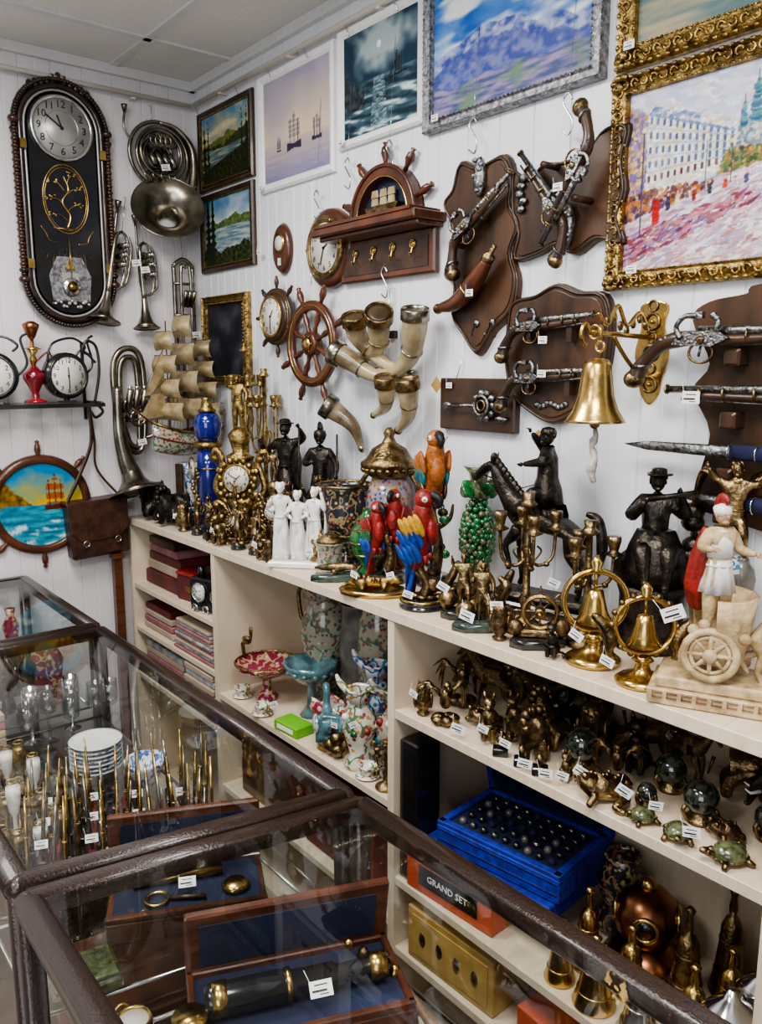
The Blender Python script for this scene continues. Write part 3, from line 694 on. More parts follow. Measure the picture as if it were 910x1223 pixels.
b.tube([(0,.17,0),(0,.21,0),(0,.21,-.03)],.0015,CHROME,5);b.done("ship_wheel",RW(2.06,1.672,WX-.045))
b=B();shipwheel(b,.125,WOODD,8,BRASS,0,False);b.lathe([(.076,-.01),(.078,.014),(.068,.022)],WOODD,28);clockface(b,.060,TR(0,0,.022),DIAL,BRASS,.2,(40,180));b.done("ship_wheel_clock",RW(2.26,1.76,WX-.04))
b=B();b.lathe([(.045,0),(.05,.01),(.043,.022),(.034,.024)],WOODR,28,SC(1,1.55,1));b.lathe([(.03,.024),(.03,.027)],BRASS,24,TR(0,.015,0));b.lathe([(.022,.027),(.022,.028)],DIAL,24,TR(0,.015,0));b.box((0,-.04,.025),(.014,.022,.004),DIAL);b.done("aneroid_barometer",RW(2.262,1.968))
b=B();b.lathe([(.108,0),(.112,.01),(.108,.026),(.090,.034)],WOODR,40);b.lathe([(.088,.03),(.088,.04),(.080,.046),(.074,.040),(.074,.03),(.088,.03)],ABRASS,40);clockface(b,.074,TR(0,0,.036),DIAL,ABRASS,.18,(60,200))
for k in range(6): a=k*pi/3;b.sph((.081*math.cos(a),.081*math.sin(a),.046),.004,BRASS,6,4)
b.box((.085,0,.04),(.02,.02,.012),BRASS);b.done("porthole_clock",RW(2.00,1.94))
b=B()
R_=.135
ringo=[(R_*math.cos(pi*i/24),R_*math.sin(pi*i/24)) for i in range(25)]
for i in range(24):
    a,c=pi*i/24,pi*(i+1)/24;k=.76
    b.prism([(R_*k*math.cos(a),R_*k*math.sin(a)),(R_*math.cos(a),R_*math.sin(a)),(R_*math.cos(c),R_*math.sin(c)),(R_*k*math.cos(c),R_*k*math.sin(c))],0,.035,WOODR)
b.prism(ringo,0,.009,WOODR)
b.prism([(R_*.76*math.cos(pi*i/24),R_*.76*math.sin(pi*i/24)) for i in range(25)],.009,.012,NAVYL)
b.tor((0,0,.035),R_*.97,.006,WOODR,a0=0,a1=pi);b.tor((0,0,.035),R_*.78,.003,BRASS,a0=0,a1=pi)
for a in (18,54,90,126,162):
    b.push(RZ(a)@TR(0,0,.02)@RY(90));b.lathe([(.006,R_),(.006,R_+.01),(.012,R_+.028),(.010,R_+.042),(.004,R_+.048),(.008,R_+.055)],WOODR,10);b.pop()
b.prism([(-.06,.018),(.055,.018),(.066,.036),(-.07,.034)],.014,.034,ABRASS)
for x,h in ((-.035,.065),(0,.075),(.033,.06)):
    b.cyl((x,.03,.026),(x,.02+h,.026),.0014,ABRASS,5)
    for k in range(2): b.prism([(x-.015,.038+k*.02),(x+.015,.038+k*.02),(x+.012,.056+k*.02),(x-.012,.056+k*.02)],.025,.028,SAIL)
b.box((0,-.02,.055),(.43,.022,.11),WOODR,bev=.004);b.box((0,-.036,.045),(.41,.012,.09),WOODR,bev=.003);b.box((0,-.005,.06),(.40,.008,.1),WOODR)
b.box((0,-.095,.014),(.39,.11,.022),WOODR,bev=.005);b.box((0,-.095,.026),(.35,.075,.003),WOODD)
for k in range(4):
    x=-.12+k*.08;b.sph((x,-.075,.03),(.007,.010,.003),BRASS,8,5);b.tube(cr([(x,-.08,.03),(x,-.10,.035),(x+.006,-.108,.045),(x+.012,-.098,.05)],5),.0026,BRASS,6);b.tor((x,-.075,.03),.010,.0018,BRASS,seg=14,s2=5)
b.done("ship_wheel_key_shelf",RW(1.745,1.985))
b=B()
def horn(p,rs,rim=CHROME):
    pts=cr(p,7);rs=[r*.86 for r in rs];b.tube(pts,rs,HORN,16,cap=True)
    d=(pts[0]-pts[1]).normalized();M=DIR(pts[0]-d*.012,pts[0]+d)
    r=rs[0];b.lathe([(r*.98,-.012),(r*1.06,-.010),(r*1.07,.016),(r*1.02,.019),(r*.94,.017),(r*.9,.0),(r*.98,-.012)],rim,22,M)
    b.lathe([(r*.9,.0125),(r*.5,.0126),(.0001,.0127)],HORND,22,M)
    k=len(pts)//3;b.tor((0,0,0),rs[len(rs)//2]*1.12,.003,rim,M=DIR(pts[k+3],pts[k+4]),seg=16,s2=6)
    b.lathe([(rs[-1]*1.3,-.006),(rs[-1]*1.4,.004),(rs[-1]*.6,.014)],rim,12,DIR(pts[-1],pts[-1]+(pts[-1]-pts[-2])))
horn([(-.02,.045,.09),(-.03,.0,.07),(.0,-.05,.04),(.07,-.085,.03),(.15,-.07,.03)],[.040,.032,.024,.014,.006],ABRASS)
horn([(.085,.05,.09),(.06,.02,.07),(.03,-.03,.05),(-.03,-.055,.04),(-.09,-.05,.03)],[.042,.036,.028,.018,.006],ABRASS)
horn([(.215,.05,.08),(.20,-.0,.07),(.16,-.06,.05),(.08,-.10,.04),(.0,-.095,.03)],[.040,.036,.028,.018,.008],SILVER)
horn([(-.10,-.045,.10),(-.06,-.065,.08),(.0,-.10,.06),(.06,-.115,.04),(.14,-.10,.03)],[.040,.034,.024,.014,.006],SILVER)
horn([(.10,-.115,.08),(.09,-.15,.07),(.06,-.19,.05),(.0,-.215,.04)],[.034,.028,.020,.008],ABRASS)
horn([(.185,-.12,.08),(.18,-.16,.07),(.155,-.21,.05),(.105,-.25,.04)],[.036,.030,.022,.010],ABRASS)
horn([(-.14,-.19,.10),(-.12,-.21,.08),(-.08,-.25,.05),(-.07,-.31,.03)],[.040,.032,.022,.008],SILVER)
b.box((.04,.0,.008),(.03,.02,.016),WOODD);b.tube([(.04,.0,.03),(.045,.12,.02),(.045,.12,0)],.0013,CHROME,5)
b.done("drinking_horns",RW(1.77,1.69))
def pistol(b,L=.26,M=I4):
    b.push(M)
    b.tube(cr([(-L*.5,-.055,0),(-L*.47,-.035,0),(-L*.36,-.004,0),(-L*.22,.004,0),(-.02,.0,0),(L*.33,.002,0)],6),[.015,.012,.010,.013,.010,.008,.006],WOODD,12)
    b.sph((-L*.51,-.058,0),(.018,.015,.016),ABRASS,12,8);b.tor((0,0,0),.013,.003,STEEL,M=TR(-L*.475,-.038,0)@RX(90),seg=12,s2=6)
    b.tube([(-L*.18,.013,0),(L*.0,.013,0),(L*.5,.011,0)],[.0085,.007,.0058],STEEL,10);b.tor((0,0,0),.0062,.0022,ABRASS,M=TR(L*.5,.011,0)@RY(90),seg=14,s2=6)
    for t in (.05,.2,.32): b.tor((0,0,0),.0095,.002,ABRASS,M=TR(L*t,.006,0)@RY(90),seg=14,s2=5)
    b.prism([(-L*.30,-.006),(-L*.10,-.010),(-L*.02,.002),(-L*.08,.014),(-L*.26,.012)],.008,.014,STEEL,.002)
    b.tube(cr([(-L*.25,.004,.014),(-L*.27,.02,.016),(-L*.23,.035,.016),(-L*.17,.034,.014)],5),[.0055,.004,.004,.005],STEEL,8);b.box((-L*.16,.036,.014),(.012,.009,.009),STEEL)
    b.tube(cr([(-L*.08,.012,.014),(-L*.07,.026,.014),(-L*.10,.036,.014)],4),[.005,.004,.006],STEEL,8)
    b.sph((-L*.15,.0,.015),(.007,.007,.004),ABRASS,8,5)
    for k in range(5): b.sph((-L*.26+k*.011,-.002+.004*(k%2),.014),(.004,.004,.002),SILV2,6,4)
    b.tor((-L*.17,-.018,0),.015,.0022,ABRASS,seg=18,s2=6,sx=1.3);b.tube([(-L*.17,-.005,0),(-L*.18,-.024,0)],.002,STEEL,6)
    for k in range(6): b.sph((-L*.36+k*.008,.002+.003*math.sin(k*2),.010),(.004,.003,.002),SILV2,6,4)
    b.tube([(-L*.02,-.008,0),(L*.42,-.004,0)],.002,STEEL,6)
    b.pop()
def tagb(b,M,s=1):
    b.push(M@SC(s));b.box((0,0,0),(.026,.017,.0006),TAG)
    b.box((0,.004,.0005),(.015,.0012,.0003),INK);b.box((-.002,-.002,.0005),(.017,.0022,.0003),INK);b.box((.003,-.0055,.0005),(.010,.001,.0003),INK)
    b.tube([(-.011,.006,0),(-.016,.022,-.003)],.0004,TAG,4);b.pop()
def wavy(P,n=5): return [(p.x,p.y) for p in cr([(x,y,0) for x,y in P],n,True)]
def plaque(pts,name,M,fill,d=.02):
    b=B();b.prism(wavy(pts,4),0,d,WOODP,.010);q=[(x*.88,y*.9) for x,y in pts];b.prism(wavy(q,4),d,d+.003,WOODP,.002)
    b.tube([(x*.945,y*.955,d+.001) for x,y in wavy(pts,4)],.0035,WOODD,6,True);fill(b,d);return b.done(name,M)
def f1(b,d):
    pistol(b,.24,TR(.02,.085,d+.03)@RZ(33)@SC(1.05))
    b.tube([(.03,.08,d),(.03,.08,d+.03)],.006,WOODD);b.tube([(-.05,.03,d),(-.05,.03,d+.03)],.006,WOODD)
    b.sph((.005,.175,d+.008),(.018,.045,.012),STEEL)
    for k in range(7): b.sph((.005+.012*math.sin(k*1.7),.145+.011*k,d+.016),(.008,.006,.006),SILV2,7,5)
    b.tube(cr([(-.10,-.11,d+.03),(-.04,-.10,d+.03),(.02,-.06,d+.035),(.06,-.015,d+.035)],6),[.010,.020,.021,.013],WOODR,14);b.lathe([(.014,0),(.015,.02),(.006,.025),(.006,.045)],ABRASS,14,TR(.055,-.02,d+.035)@DIR((0,0,0),(.6,.75,0)))
    b.sph((-.105,-.112,d+.03),(.013,.013,.013),ABRASS);b.tor((0,0,0),.021,.003,BRASS,M=TR(.0,-.075,d+.034)@RZ(35)@RY(90),seg=14,s2=5)
    for x,y in ((.0,-.15),(.05,-.15)): b.sph((x,y,d+.004),(.01,.01,.006),STEEL);b.tube([(x,y,d+.01),(x,y-.03,d+.02),(x,y-.025,d+.03)],.002,STEEL,6)
    tagb(b,TR(.03,-.085,d+.06),.9)
plaque([(-.07,.225),(-.01,.205),(.07,.215),(.10,.16),(.095,.11),(.125,.06),(.10,.0),(.12,-.06),(.105,-.13),(.05,-.17),(.0,-.225),(-.05,-.18),(-.09,-.13),(-.085,-.06),(-.12,-.03),(-.095,.03),(-.09,.08),(-.125,.14),(-.095,.17)],"flintlock_pistol_plaque",RW(1.40,1.855),f1)
def f2(b,d):
    pistol(b,.24,TR(-.03,.01,d+.03)@RZ(-50)@SC(-1,1,1));pistol(b,.25,TR(.045,.02,d+.05)@RZ(-125)@SC(1.0))
    b.sph((.02,-.05,d+.014),(.018,.045,.014),STEEL)
    for k in range(6): b.sph((.02+.010*math.sin(k*1.9),-.085+.013*k,d+.024),(.008,.006,.006),SILV2,7,5)
    for k in range(5): b.sph((-.115+.006*math.sin(k*2),.0+.016*k,d+.008),(.014,.009,.006),STEEL,8,5)
    b.tube([(-.02,.07,d),(-.02,.07,d+.05)],.007,WOODD);b.tube([(.07,-.01,d),(.07,-.01,d+.06)],.007,WOODD);tagb(b,TR(.05,.01,d+.085),.9)
plaque([(-.15,.085),(-.11,.06),(-.06,.085),(0,.08),(.06,.095),(.10,.125),(.15,.12),(.14,.06),(.15,.0),(.135,-.05),(.15,-.10),(.09,-.085),(.03,-.11),(-.02,-.085),(-.07,-.10),(-.14,-.105),(-.13,-.05),(-.15,-.0)],"pistol_pair_plaque",RW(1.155,1.942),f2)
def f3(b,d):
    pistol(b,.25,TR(.0,.06,d+.03)@RZ(3));pistol(b,.25,TR(.0,-.05,d+.03)@RZ(3))
    for x in(.06,-.05):
        for y in(.04,-.07): b.box((x,y,d+.012),(.014,.03,.03),WOODD)
    for k in range(9): b.sph((-.04+k*.01,-.108-.004*math.sin(k*1.3),d+.004),(.008,.008,.005),STEEL,8,5)
    tagb(b,TR(.01,.03,d+.05),.9);tagb(b,TR(.01,-.04,d+.05),.9)
plaque([(-.14,.07),(-.125,.12),(-.06,.13),(0,.15),(.06,.13),(.125,.12),(.145,.06),(.14,-.02),(.12,-.09),(.06,-.13),(0,-.15),(-.06,-.13),(-.12,-.09),(-.145,-.01)],"flintlock_shield_plaque",RW(1.17,1.63),f3)
b=B();b.box((0,0,.012),(.25,.125,.024),WOODD,bev=.004)
b.tor((.04,0,.045),.022,.004,STEEL);b.tor((.04,0,.045),.012,.003,ABRASS)
for k in range(10): a=k*.628;b.sph((.04+.03*math.cos(a),.03*math.sin(a),.035),(.011,.009,.008),STEEL,8,5)
b.tube([(-.09,-.005,.04),(.02,0,.045)],.004,STEEL);b.sph((-.08,-.004,.04),(.015,.010,.006),STEEL);b.sph((.09,-.03,.03),(.02,.008,.008),STEEL)
b.tube([(-.08,.06,.01),(-.06,.11,.01)],.0012,CHROME,5);tagb(b,TR(-.085,.045,.03),.8);b.done("padlock_key_plaque",RW(1.40,1.515))
b=B()
b.prism(wavy([(-.03,.09),(0,.10),(.03,.09),(.026,.05),(.038,0),(.026,-.05),(.02,-.08),(0,-.10),(-.02,-.08),(-.026,-.05),(-.038,0),(-.026,.05)],4),0,.006,BRASS,.003)
for y in (.06,0,-.06): b.tor((0,y,.008),.015,.003,ABRASS,seg=16,s2=5);b.tor((0,y+.03,.008),.010,.002,ABRASS,seg=12,s2=5);b.sph((0,y,.008),.005,BRASS,8,5)
b.tube([(0,.03,.005),(0,.035,.20)],.005,BRASS);b.tube(cr([(0,-.05,.005),(0,-.03,.06),(0,.0,.10),(0,.03,.13)],6),.004,BRASS)
b.tube(cr([(0,.04,.02),(0,.075,.05),(0,.05,.09),(0,.085,.12),(0,.05,.15),(0,.07,.18)],6),.004,BRASS);b.tor((0,.035,.185),.012,.003,BRASS)
for k in range(8): b.sph((0,.052+.012*math.sin(k*1.5),.03+.02*k),(.005,.010,.007),ABRASS,7,5)
b.tube(cr([(0,.035,.20),(0,.05,.215),(0,.03,.225),(0,.01,.21)],5),.004,BRASS)
b.push(TR(0,.01,.175)@RX(-90))
b.tor((0,0,-.006),.009,.003,BRASS,M=RX(90))
prof=[(.004,-.020),(.020,-.024),(.026,-.034),(.029,-.06),(.033,-.09),(.042,-.115),(.053,-.132),(.056,-.137),(.053,-.138),(.045,-.125),(.030,-.09),(.024,-.05),(.0001,-.03)]
b.lathe(prof,BRASS,36);b.cyl((0,0,-.05),(0,0,-.14),.002,ABRASS,6);b.sph((0,0,-.14),.010,ABRASS)
b.tube([(.004*math.sin(k*1.5),.002*math.cos(k*1.5),-.15-.011*k) for k in range(10)],[.004,.005,.008,.005,.007,.005,.008,.009,.006,.005],ROPE,8)
b.pop();b.done("brass_wall_bell",RW(.94,1.63))
b=B();P=[(-.13,.16),(-.10,.19),(-.03,.20),(.0,.215),(.25,.215),(.25,-.20),(-.05,-.20),(-.10,-.16),(-.08,-.05),(-.12,.03),(-.09,.08)]
b.prism(wavy(P,4),0,.02,WOODP,.008)
for y in (.11,-.0,-.10,-.17): b.box((-.03,y-.02,.035),(.03,.03,.04),WOODP,bev=.004);b.box((.15,y-.02,.035),(.03,.03,.04),WOODP,bev=.004)
pistol(b,.33,TR(-.02,.12,.055)@SC(1.2));pistol(b,.33,TR(.04,.02,.055)@RZ(180)@SC(1.15,-1.15,1.15))
for y,L0 in ((-.075,-.24),(-.165,-.12)):
    b.tube([(L0,y,.05),(L0+.05,y,.05),(.10,y,.05)],[.0005,.009,.014],STEEL,10,fl=.5);b.tube([(-.02,y,.05),(.08,y,.05)],[.0135,.0155],VELVD,10,fl=.55)
    for k in range(3): b.tor((0,0,0),.0150,.0016,CHROME,M=TR(.08-.05*k,y,.05)@RY(90),seg=12,s2=4)
    b.lathe([(.008,0),(.024,.004),(.008,.012),(.010,.06),(.014,.09),(.006,.1)],ABRASS,14,TR(.10,y,.05)@RY(90))
tagb(b,TR(-.08,.02,.09),1.3);b.done("antique_weapon_rack",RW(.72,1.53))
b=B();R_=.165
b.lathe([(R_,0),(R_+.004,.008),(R_,.02),(R_-.02,.026),(R_-.026,.018),(R_-.027,.014)],WOODR,48)
for k in range(8):
    b.push(RZ(45*k)@TR(0,0,.012)@RY(90));b.lathe([(.008,R_-.01),(.006,R_+.004),(.011,R_+.02),(.009,R_+.034),(.004,R_+.04),(.008,R_+.047),(.003,R_+.052)],WOODR,10);b.pop()
rr=R_-.026
vs=[(0,0,.0145)];cols=[pcol(p_seas(.5,.5))];fs=[];NR=34;NS=96
for i in range(1,NR+1):
    for j in range(NS):
        a=2*pi*j/NS;x=rr*i/NR*math.cos(a);y=rr*i/NR*math.sin(a);vs.append((x,y,.0145));cols.append(pcol(p_seas(.5+x/rr/2,.5+y/rr/2),1.2,.85))
for j in range(NS): fs.append((0,1+j,1+(j+1)%NS))
for i in range(NR-1):
    for j in range(NS): a=1+i*NS;fs.append((a+j,a+(j+1)%NS,a+NS+(j+1)%NS,a+NS+j))
b.add(vs,fs,VCOL,True,I4,cols);b.done("ship_wheel_seascape",LW(.815,1.15))
b=B();b.box((0,0,.045),(.20,.19,.07),LEATH,bev=.012)
b.prism([(-.105,.10),(.105,.10),(.10,.0),(.07,-.03),(0,-.035),(-.07,-.03),(-.10,.0)][::-1],.080,.086,LEATH,.003);b.box((0,.10,.045),(.21,.008,.08),LEATH,bev=.003)
for sx in (-1,1): b.box((sx*.055,-.02,.09),(.018,.07,.004),LEATH,bev=.001);b.tor((sx*.055,-.04,.093),.010,.0018,CHROME,seg=14,s2=5)
b.tube(cr([(-.10,.09,.05),(-.03,.20,.04),(.02,.30,.03),(.03,.42,.02),(.035,.30,.02),(.03,.20,.03),(.10,.09,.05)],6),.007,LEATH,6,fl=.3)
b.done("leather_satchel",LW(.985,1.055)@RZ(3))
b=B();b.box((1.045,2.79,.47),(.03,.03,.94),WOODR,bev=.003);b.box((1.045,2.79,.95),(.04,.04,.02),WOODR,bev=.003);b.box((1.045,2.79,.01),(.05,.05,.02),WOODR);b.done("wooden_stand_post")
b=B()
for Y,Z in ((1.42,2.12),(1.15,2.105),(2.05,2.06),(1.74,1.82),(1.72,2.13),(1.90,2.12)):
    b.push(RW(Y,Z,WX-.03));b.tube(cr([(.012,.03,0),(.0,.045,0),(-.012,.03,0),(.0,.01,0),(.014,-.012,0),(.006,-.035,0),(-.012,-.025,0)],5),.0022,CHROME,6);b.tube([(0,.045,0),(0,.09,-.005),(0,.3,-.02)],.0006,CHROME,4);b.pop()
for Y in (2.78,2.5,2.3,2.1,1.9,1.7,1.5,1.2):
    b.push(RW(Y,2.50,WX-.03));b.tube(cr([(.006,.006,0),(.0,.014,0),(-.008,.004,0),(.0,-.012,0),(.006,-.03,-.005)],5),.0018,CHROME,6);b.pop()
b.done("picture_hooks")
# ---------------------------------------------------------------- figures
def human(b,m,M,le=(.17,.0,.66),lh=(.17,-.08,.52),re=(-.17,.0,.66),rh=(-.17,-.08,.52),lk=(.06,-.01,.27),lf=(.06,.01,.03),rk=(-.06,-.01,.27),rf=(-.06,.01,.03),lean=(0,0),pel=(0,0,.5),hm=None,hat=None,cloth=None,fat=1.2,hdm=None):
    px,py,pz=pel;cx,cy=px+lean[0],py+lean[1];z=pz;sh=z+.30;g=.75+.25*fat
    N=[(px,py,z,(.078*fat,.062*fat)),(px+lean[0]*.5,py+lean[1]*.5,z+.12,(.062*fat,.052*fat)),(cx,cy,z+.24,(.088*g,.062*g)),(cx*1.05,cy*1.05,z+.335,.036),(cx*1.05,cy*1.05,z+.37,.032),
       (cx+.098,cy,sh-.01,.042*fat),(le[0],le[1],le[2],.034*fat),(lh[0],lh[1],lh[2],.021),
       (cx-.098,cy,sh-.01,.042*fat),(re[0],re[1],re[2],.034*fat),(rh[0],rh[1],rh[2],.021),
       (px+.05,py,z-.05,.060*fat),(lk[0],lk[1],lk[2],.044*fat),(lf[0],lf[1],lf[2]+.015,.028),(lf[0],lf[1]-.06,lf[2],.022),
       (px-.05,py,z-.05,.060*fat),(rk[0],rk[1],rk[2],.044*fat),(rf[0],rf[1],rf[2]+.015,.028),(rf[0],rf[1]-.06,rf[2],.022)]
    E=[(0,1),(1,2),(2,3),(3,4),(2,5),(5,6),(6,7),(2,8),(8,9),(9,10),(0,11),(11,12),(12,13),(13,14),(0,15),(15,16),(16,17),(17,18)]
    b.push(M);b.skin(N,E,cloth or m,1)
    hx_,hy,hz=cx*1.08,cy*1.08-.012,z+.435
    k=hdm or m
    b.sph((hx_,hy,hz),(.052,.060,.070),k,12,9);b.sph((hx_,hy-.060,hz-.008),(.011,.015,.017),k,8,6);b.sph((hx_,hy-.038,hz-.047),(.028,.024,.019),k,8,6)
    for sx in (-1,1): b.sph((hx_+sx*.052,hy,hz-.005),(.008,.012,.016),k,6,5);b.sph((hx_+sx*.020,hy-.053,hz+.012),(.010,.007,.006),k,6,4)
    for t in range(10): a=t*.7;b.sph((hx_+.04*math.cos(a),hy+.018+.035*math.sin(a),hz+.028+.02*math.sin(t*2.1)),(.026,.026,.028),hm or m,7,5)
    for q,e in ((lh,le),(rh,re)):
        d=(Vector(q)-Vector(e)).normalized();c=Vector(q)+d*.022;b.sph(tuple(c),(.018,.014,.020),k,8,6)
        for t in range(4):
            o=d.orthogonal().normalized()*(t-1.5)*.009;b.tube([tuple(c+o),tuple(c+o+d*.022),tuple(c+o+d*.034+Vector((0,-.006,-.004)))],[.0055,.005,.003],k,5)
    b.tor((px,py,z+.06),.070*fat,.010,hm or m,seg=16,s2=5,sy=.85);b.tor((cx*1.05,cy*1.05,z+.315),.045,.012,hm or m,seg=12,s2=5)
    if hat=='tri': b.lathe([(.085,0),(.088,.012),(.055,.01),(.05,.045),(.02,.055)],hm or m,16,TR(hx_,hy,hz+.045),flute=.12,nf=3)
    if hat=='helmet':
        b.lathe([(.060,0),(.066,.03),(.058,.065),(.02,.085)],hm or m,16,TR(hx_,hy+.005,hz))
        b.tube(cr([(hx_,hy-.05,hz+.09),(hx_,hy+.0,hz+.125),(hx_,hy+.06,hz+.09),(hx_,hy+.09,hz+.0)],5),[.012,.02,.022,.010],REDM if hdm else (hm or m),8,fl=2)
    if hat=='cap': b.lathe([(.062,0),(.066,.02),(.05,.05),(.01,.06)],hm or m,14,TR(hx_,hy+.005,hz+.02))
    b.pop()
def rock(b,c,r,m,n=6):
    for i in range(n):
        a=i*2.4;b.sph((c[0]+r[0]*.5*math.cos(a),c[1]+r[1]*.5*math.sin(a),c[2]+r[2]*.1*math.sin(i*3)),(r[0]*rnd.uniform(.4,.65),r[1]*rnd.uniform(.4,.65),r[2]*rnd.uniform(.6,1)),m,8,6)
def socle(b,r,h,m=MARBB,sx=1,sy=1): b.lathe([(r,0),(r,h*.3),(r*.93,h*.45),(r*.93,h*.75),(r*.98,h)],m,28,I4,sx,sy)
b=B();b.box((0,0,.008),(.15,.06,.016),PORC,bev=.004);b.push(TR(0,0,.016))
for x,k,a in ((-.045,.20,10),(.0,.18,-5),(.045,.19,-15)):
    M=TR(x,0,0)@RZ(a)@SC(k)
    human(b,PORC,M,re=(-.16,-.02,.68),rh=(-.10,-.09,.80) if x<0 else (-.05,-.09,.6),le=(.16,0,.68),lh=(.08,-.09,.62) if x<=0 else (.10,-.02,.95),lk=(.05,-.04,.28),rk=(-.045,0,.26),fat=1.05)
    b.push(M);b.lathe([(.12,0),(.11,.1),(.10,.3),(.085,.42),(.07,.46)],PORC,20,TR(0,.03,0),1,.7,.14,7)
    b.tube(cr([(.1,.03,.8),(.14,.06,.6),(.12,.06,.3),(.14,.02,.05)],5),[.03,.04,.05,.05],PORC,8,fl=.5);b.pop()
b.pop();b.done("white_marble_three_graces",SH(1.165,1.80,ZT,42,1.04))
def stfig(name,M,h,m=BRONZE,cape=True,**kw):
    b=B();base=h*.12;socle(b,h*.16,base,MARBB);b.push(TR(0,0,base));rock(b,(0,0,.01*h),(h*.15,h*.12,h*.06),m,5)
    human(b,m,TR(0,0,h*.03)@SC(h*.80),**kw);b.push(TR(0,0,h*.03)@SC(h*.8))
    b.lathe([(.13,.28),(.105,.40),(.08,.56)],m,18,I4,1,.85,.12,8)
    if cape: b.tube(cr([(.02,.06,.80),(.06,.10,.6),(.02,.13,.35),(.08,.11,.10)],5),[.06,.11,.13,.11],m,12,fl=.4)
    b.tube([(.2,-.12,.1),(.2,-.1,.98)],.010,m,6)
    b.pop();b.pop();return b.done(name,M)
stfig("bronze_warrior_statue",SH(1.34,2.13,ZT,30),.38,rh=(-.20,-.14,.80),re=(-.22,-.03,.68),lh=(.20,-.10,.95),le=(.21,0,.84),hat='tri')
stfig("bronze_soldier_statue",SH(1.35,1.96,ZT,40),.36,rh=(-.05,-.16,.70),hat='helmet',hm=BRONZE)
stfig("bronze_maiden_statue",SH(1.22,1.94,ZT,20),.22,BRONZE2,lh=(.1,-.12,.85),le=(.2,-.02,.75))
stfig("bronze_musician_figurine",SH(1.15,2.36,ZT,30),.13,BRONZE2,rh=(-.02,-.14,.7));stfig("bronze_musician_figurine",SH(1.15,2.28,ZT,10),.14,ABRASS,lh=(.02,-.14,.8))
stfig("brass_knight_figurine",SH(1.15,2.00,ZT,30),.13,ABRASS,rh=(-.2,-.1,.85));stfig("brass_knight_figurine",SH(1.145,2.09,ZT,30),.14,ABRASS,lh=(.16,-.1,.6))
stfig("bronze_hunter_figurine",SH(1.27,1.86,ZT,35),.24,BRONZE2,rh=(-.2,-.1,.85))
def horse(b,m,M):
    b.push(M)
    N=[(0,.0,.60,(.13,.125)),(.18,0,.62,(.12,.115)),(-.2,0,.62,(.13,.12)),(.33,0,.74,.085),(.43,0,.88,.062),(.47,0,.98,.05),(.55,0,.94,.045),(.63,0,.86,.032),(.655,0,.83,.026),
       (.24,.06,.46,.055),(.25,.065,.27,.03),(.23,.065,.08,.02),(.25,.065,.02,.03),
       (.22,-.06,.46,.055),(.32,-.065,.36,.03),(.27,-.065,.22,.02),(.28,-.065,.16,.026),
       (-.24,.07,.48,.085),(-.20,.075,.34,.05),(-.29,.075,.22,.028),(-.25,.075,.06,.02),(-.23,.075,.02,.03),
       (-.26,-.07,.48,.085),(-.24,-.075,.34,.05),(-.34,-.075,.22,.028),(-.33,-.075,.06,.02),(-.30,-.075,.02,.03)]
    E=[(0,1),(0,2),(1,3),(3,4),(4,5),(5,6),(6,7),(7,8),(1,9),(9,10),(10,11),(11,12),(1,13),(13,14),(14,15),(15,16),(2,17),(17,18),(18,19),(19,20),(20,21),(2,22),(22,23),(23,24),(24,25),(25,26)]
    b.skin(N,E,m,1)
    for s_ in (-1,1): b.tube([(.46,s_*.025,1.0),(.45,s_*.035,1.07)],[.016,.003],m,6)
    for k in range(9): t=k/8;b.sph((.47-.25*t,0,1.02-.27*t),(.035,.03,.045),m,7,5)
    b.tube(cr([(-.33,0,.66),(-.42,0,.62),(-.46,0,.42),(-.42,0,.2)],6),[.02,.04,.045,.01],m,8)
    b.tor((0,0,0),.03,.006,m,M=TR(.61,0,.88)@RY(60),seg=12,s2=5);b.tube([(.6,.03,.88),(.3,.12,.78),(.08,.1,.85)],.005,m,5)
    b.pop()
b=B();b.box((0,0,.012),(.24,.09,.024),MARBB,bev=.005);b.box((0,0,.034),(.22,.075,.02),BRONZE,bev=.008)
horse(b,BRONZE,TR(0,0,.042)@SC(-.27,.27,.27))
human(b,BRONZE,TR(-.0,0,.16)@RZ(-75)@SC(.245),lk=(.15,-.12,.40),lf=(.16,-.02,.18),rk=(-.15,-.12,.40),rf=(-.16,-.02,.18),rh=(-.06,-.16,.88),re=(-.16,-.06,.72),lh=(.04,-.2,.62),hat='cap',fat=1.5,pel=(0,0,.42))
b.push(TR(0,0,.16)@RZ(-75)@SC(.245));b.lathe([(.17,.30),(.15,.42),(.11,.52),(.10,.68),(.07,.74)],BRONZE,18,I4,1,.8,.08,8);b.pop()
b.done("bronze_horse_and_rider",SH(1.34,1.11,ZT,12,1.03))
b=B();b.lathe([(.07,0),(.07,.02),(.06,.03),(.06,.10),(.066,.12)],BRONZE,24);rock(b,(0,.01,.15),(.07,.05,.05),BRONZE,8)
human(b,BRONZE,TR(0,0,.09)@SC(.27),pel=(0,0,.42),lk=(.09,-.2,.38),lf=(.07,-.22,.12),rk=(-.09,-.2,.40),rf=(-.06,-.26,.16),rh=(-.08,-.2,.74),re=(-.18,-.05,.6),lh=(.14,-.18,.80),le=(.20,-.03,.62),hat='tri',fat=1.6)
b.push(TR(0,0,.09)@SC(.27));b.lathe([(.20,.14),(.21,.25),(.17,.40),(.12,.52)],BRONZE,20,TR(0,-.05,0),1,.9,.10,9);b.pop()
b.tube([(-.03,-.045,.29),(.065,-.055,.31)],.005,BRONZE,6)
for k in range(7): b.sph((.075+.012*math.sin(k*2),.03,.13+.022*k),(.022,.018,.018),BRONZE,8,6)
b.done("bronze_seated_piper",SH(1.34,.85,ZT,35,.98))
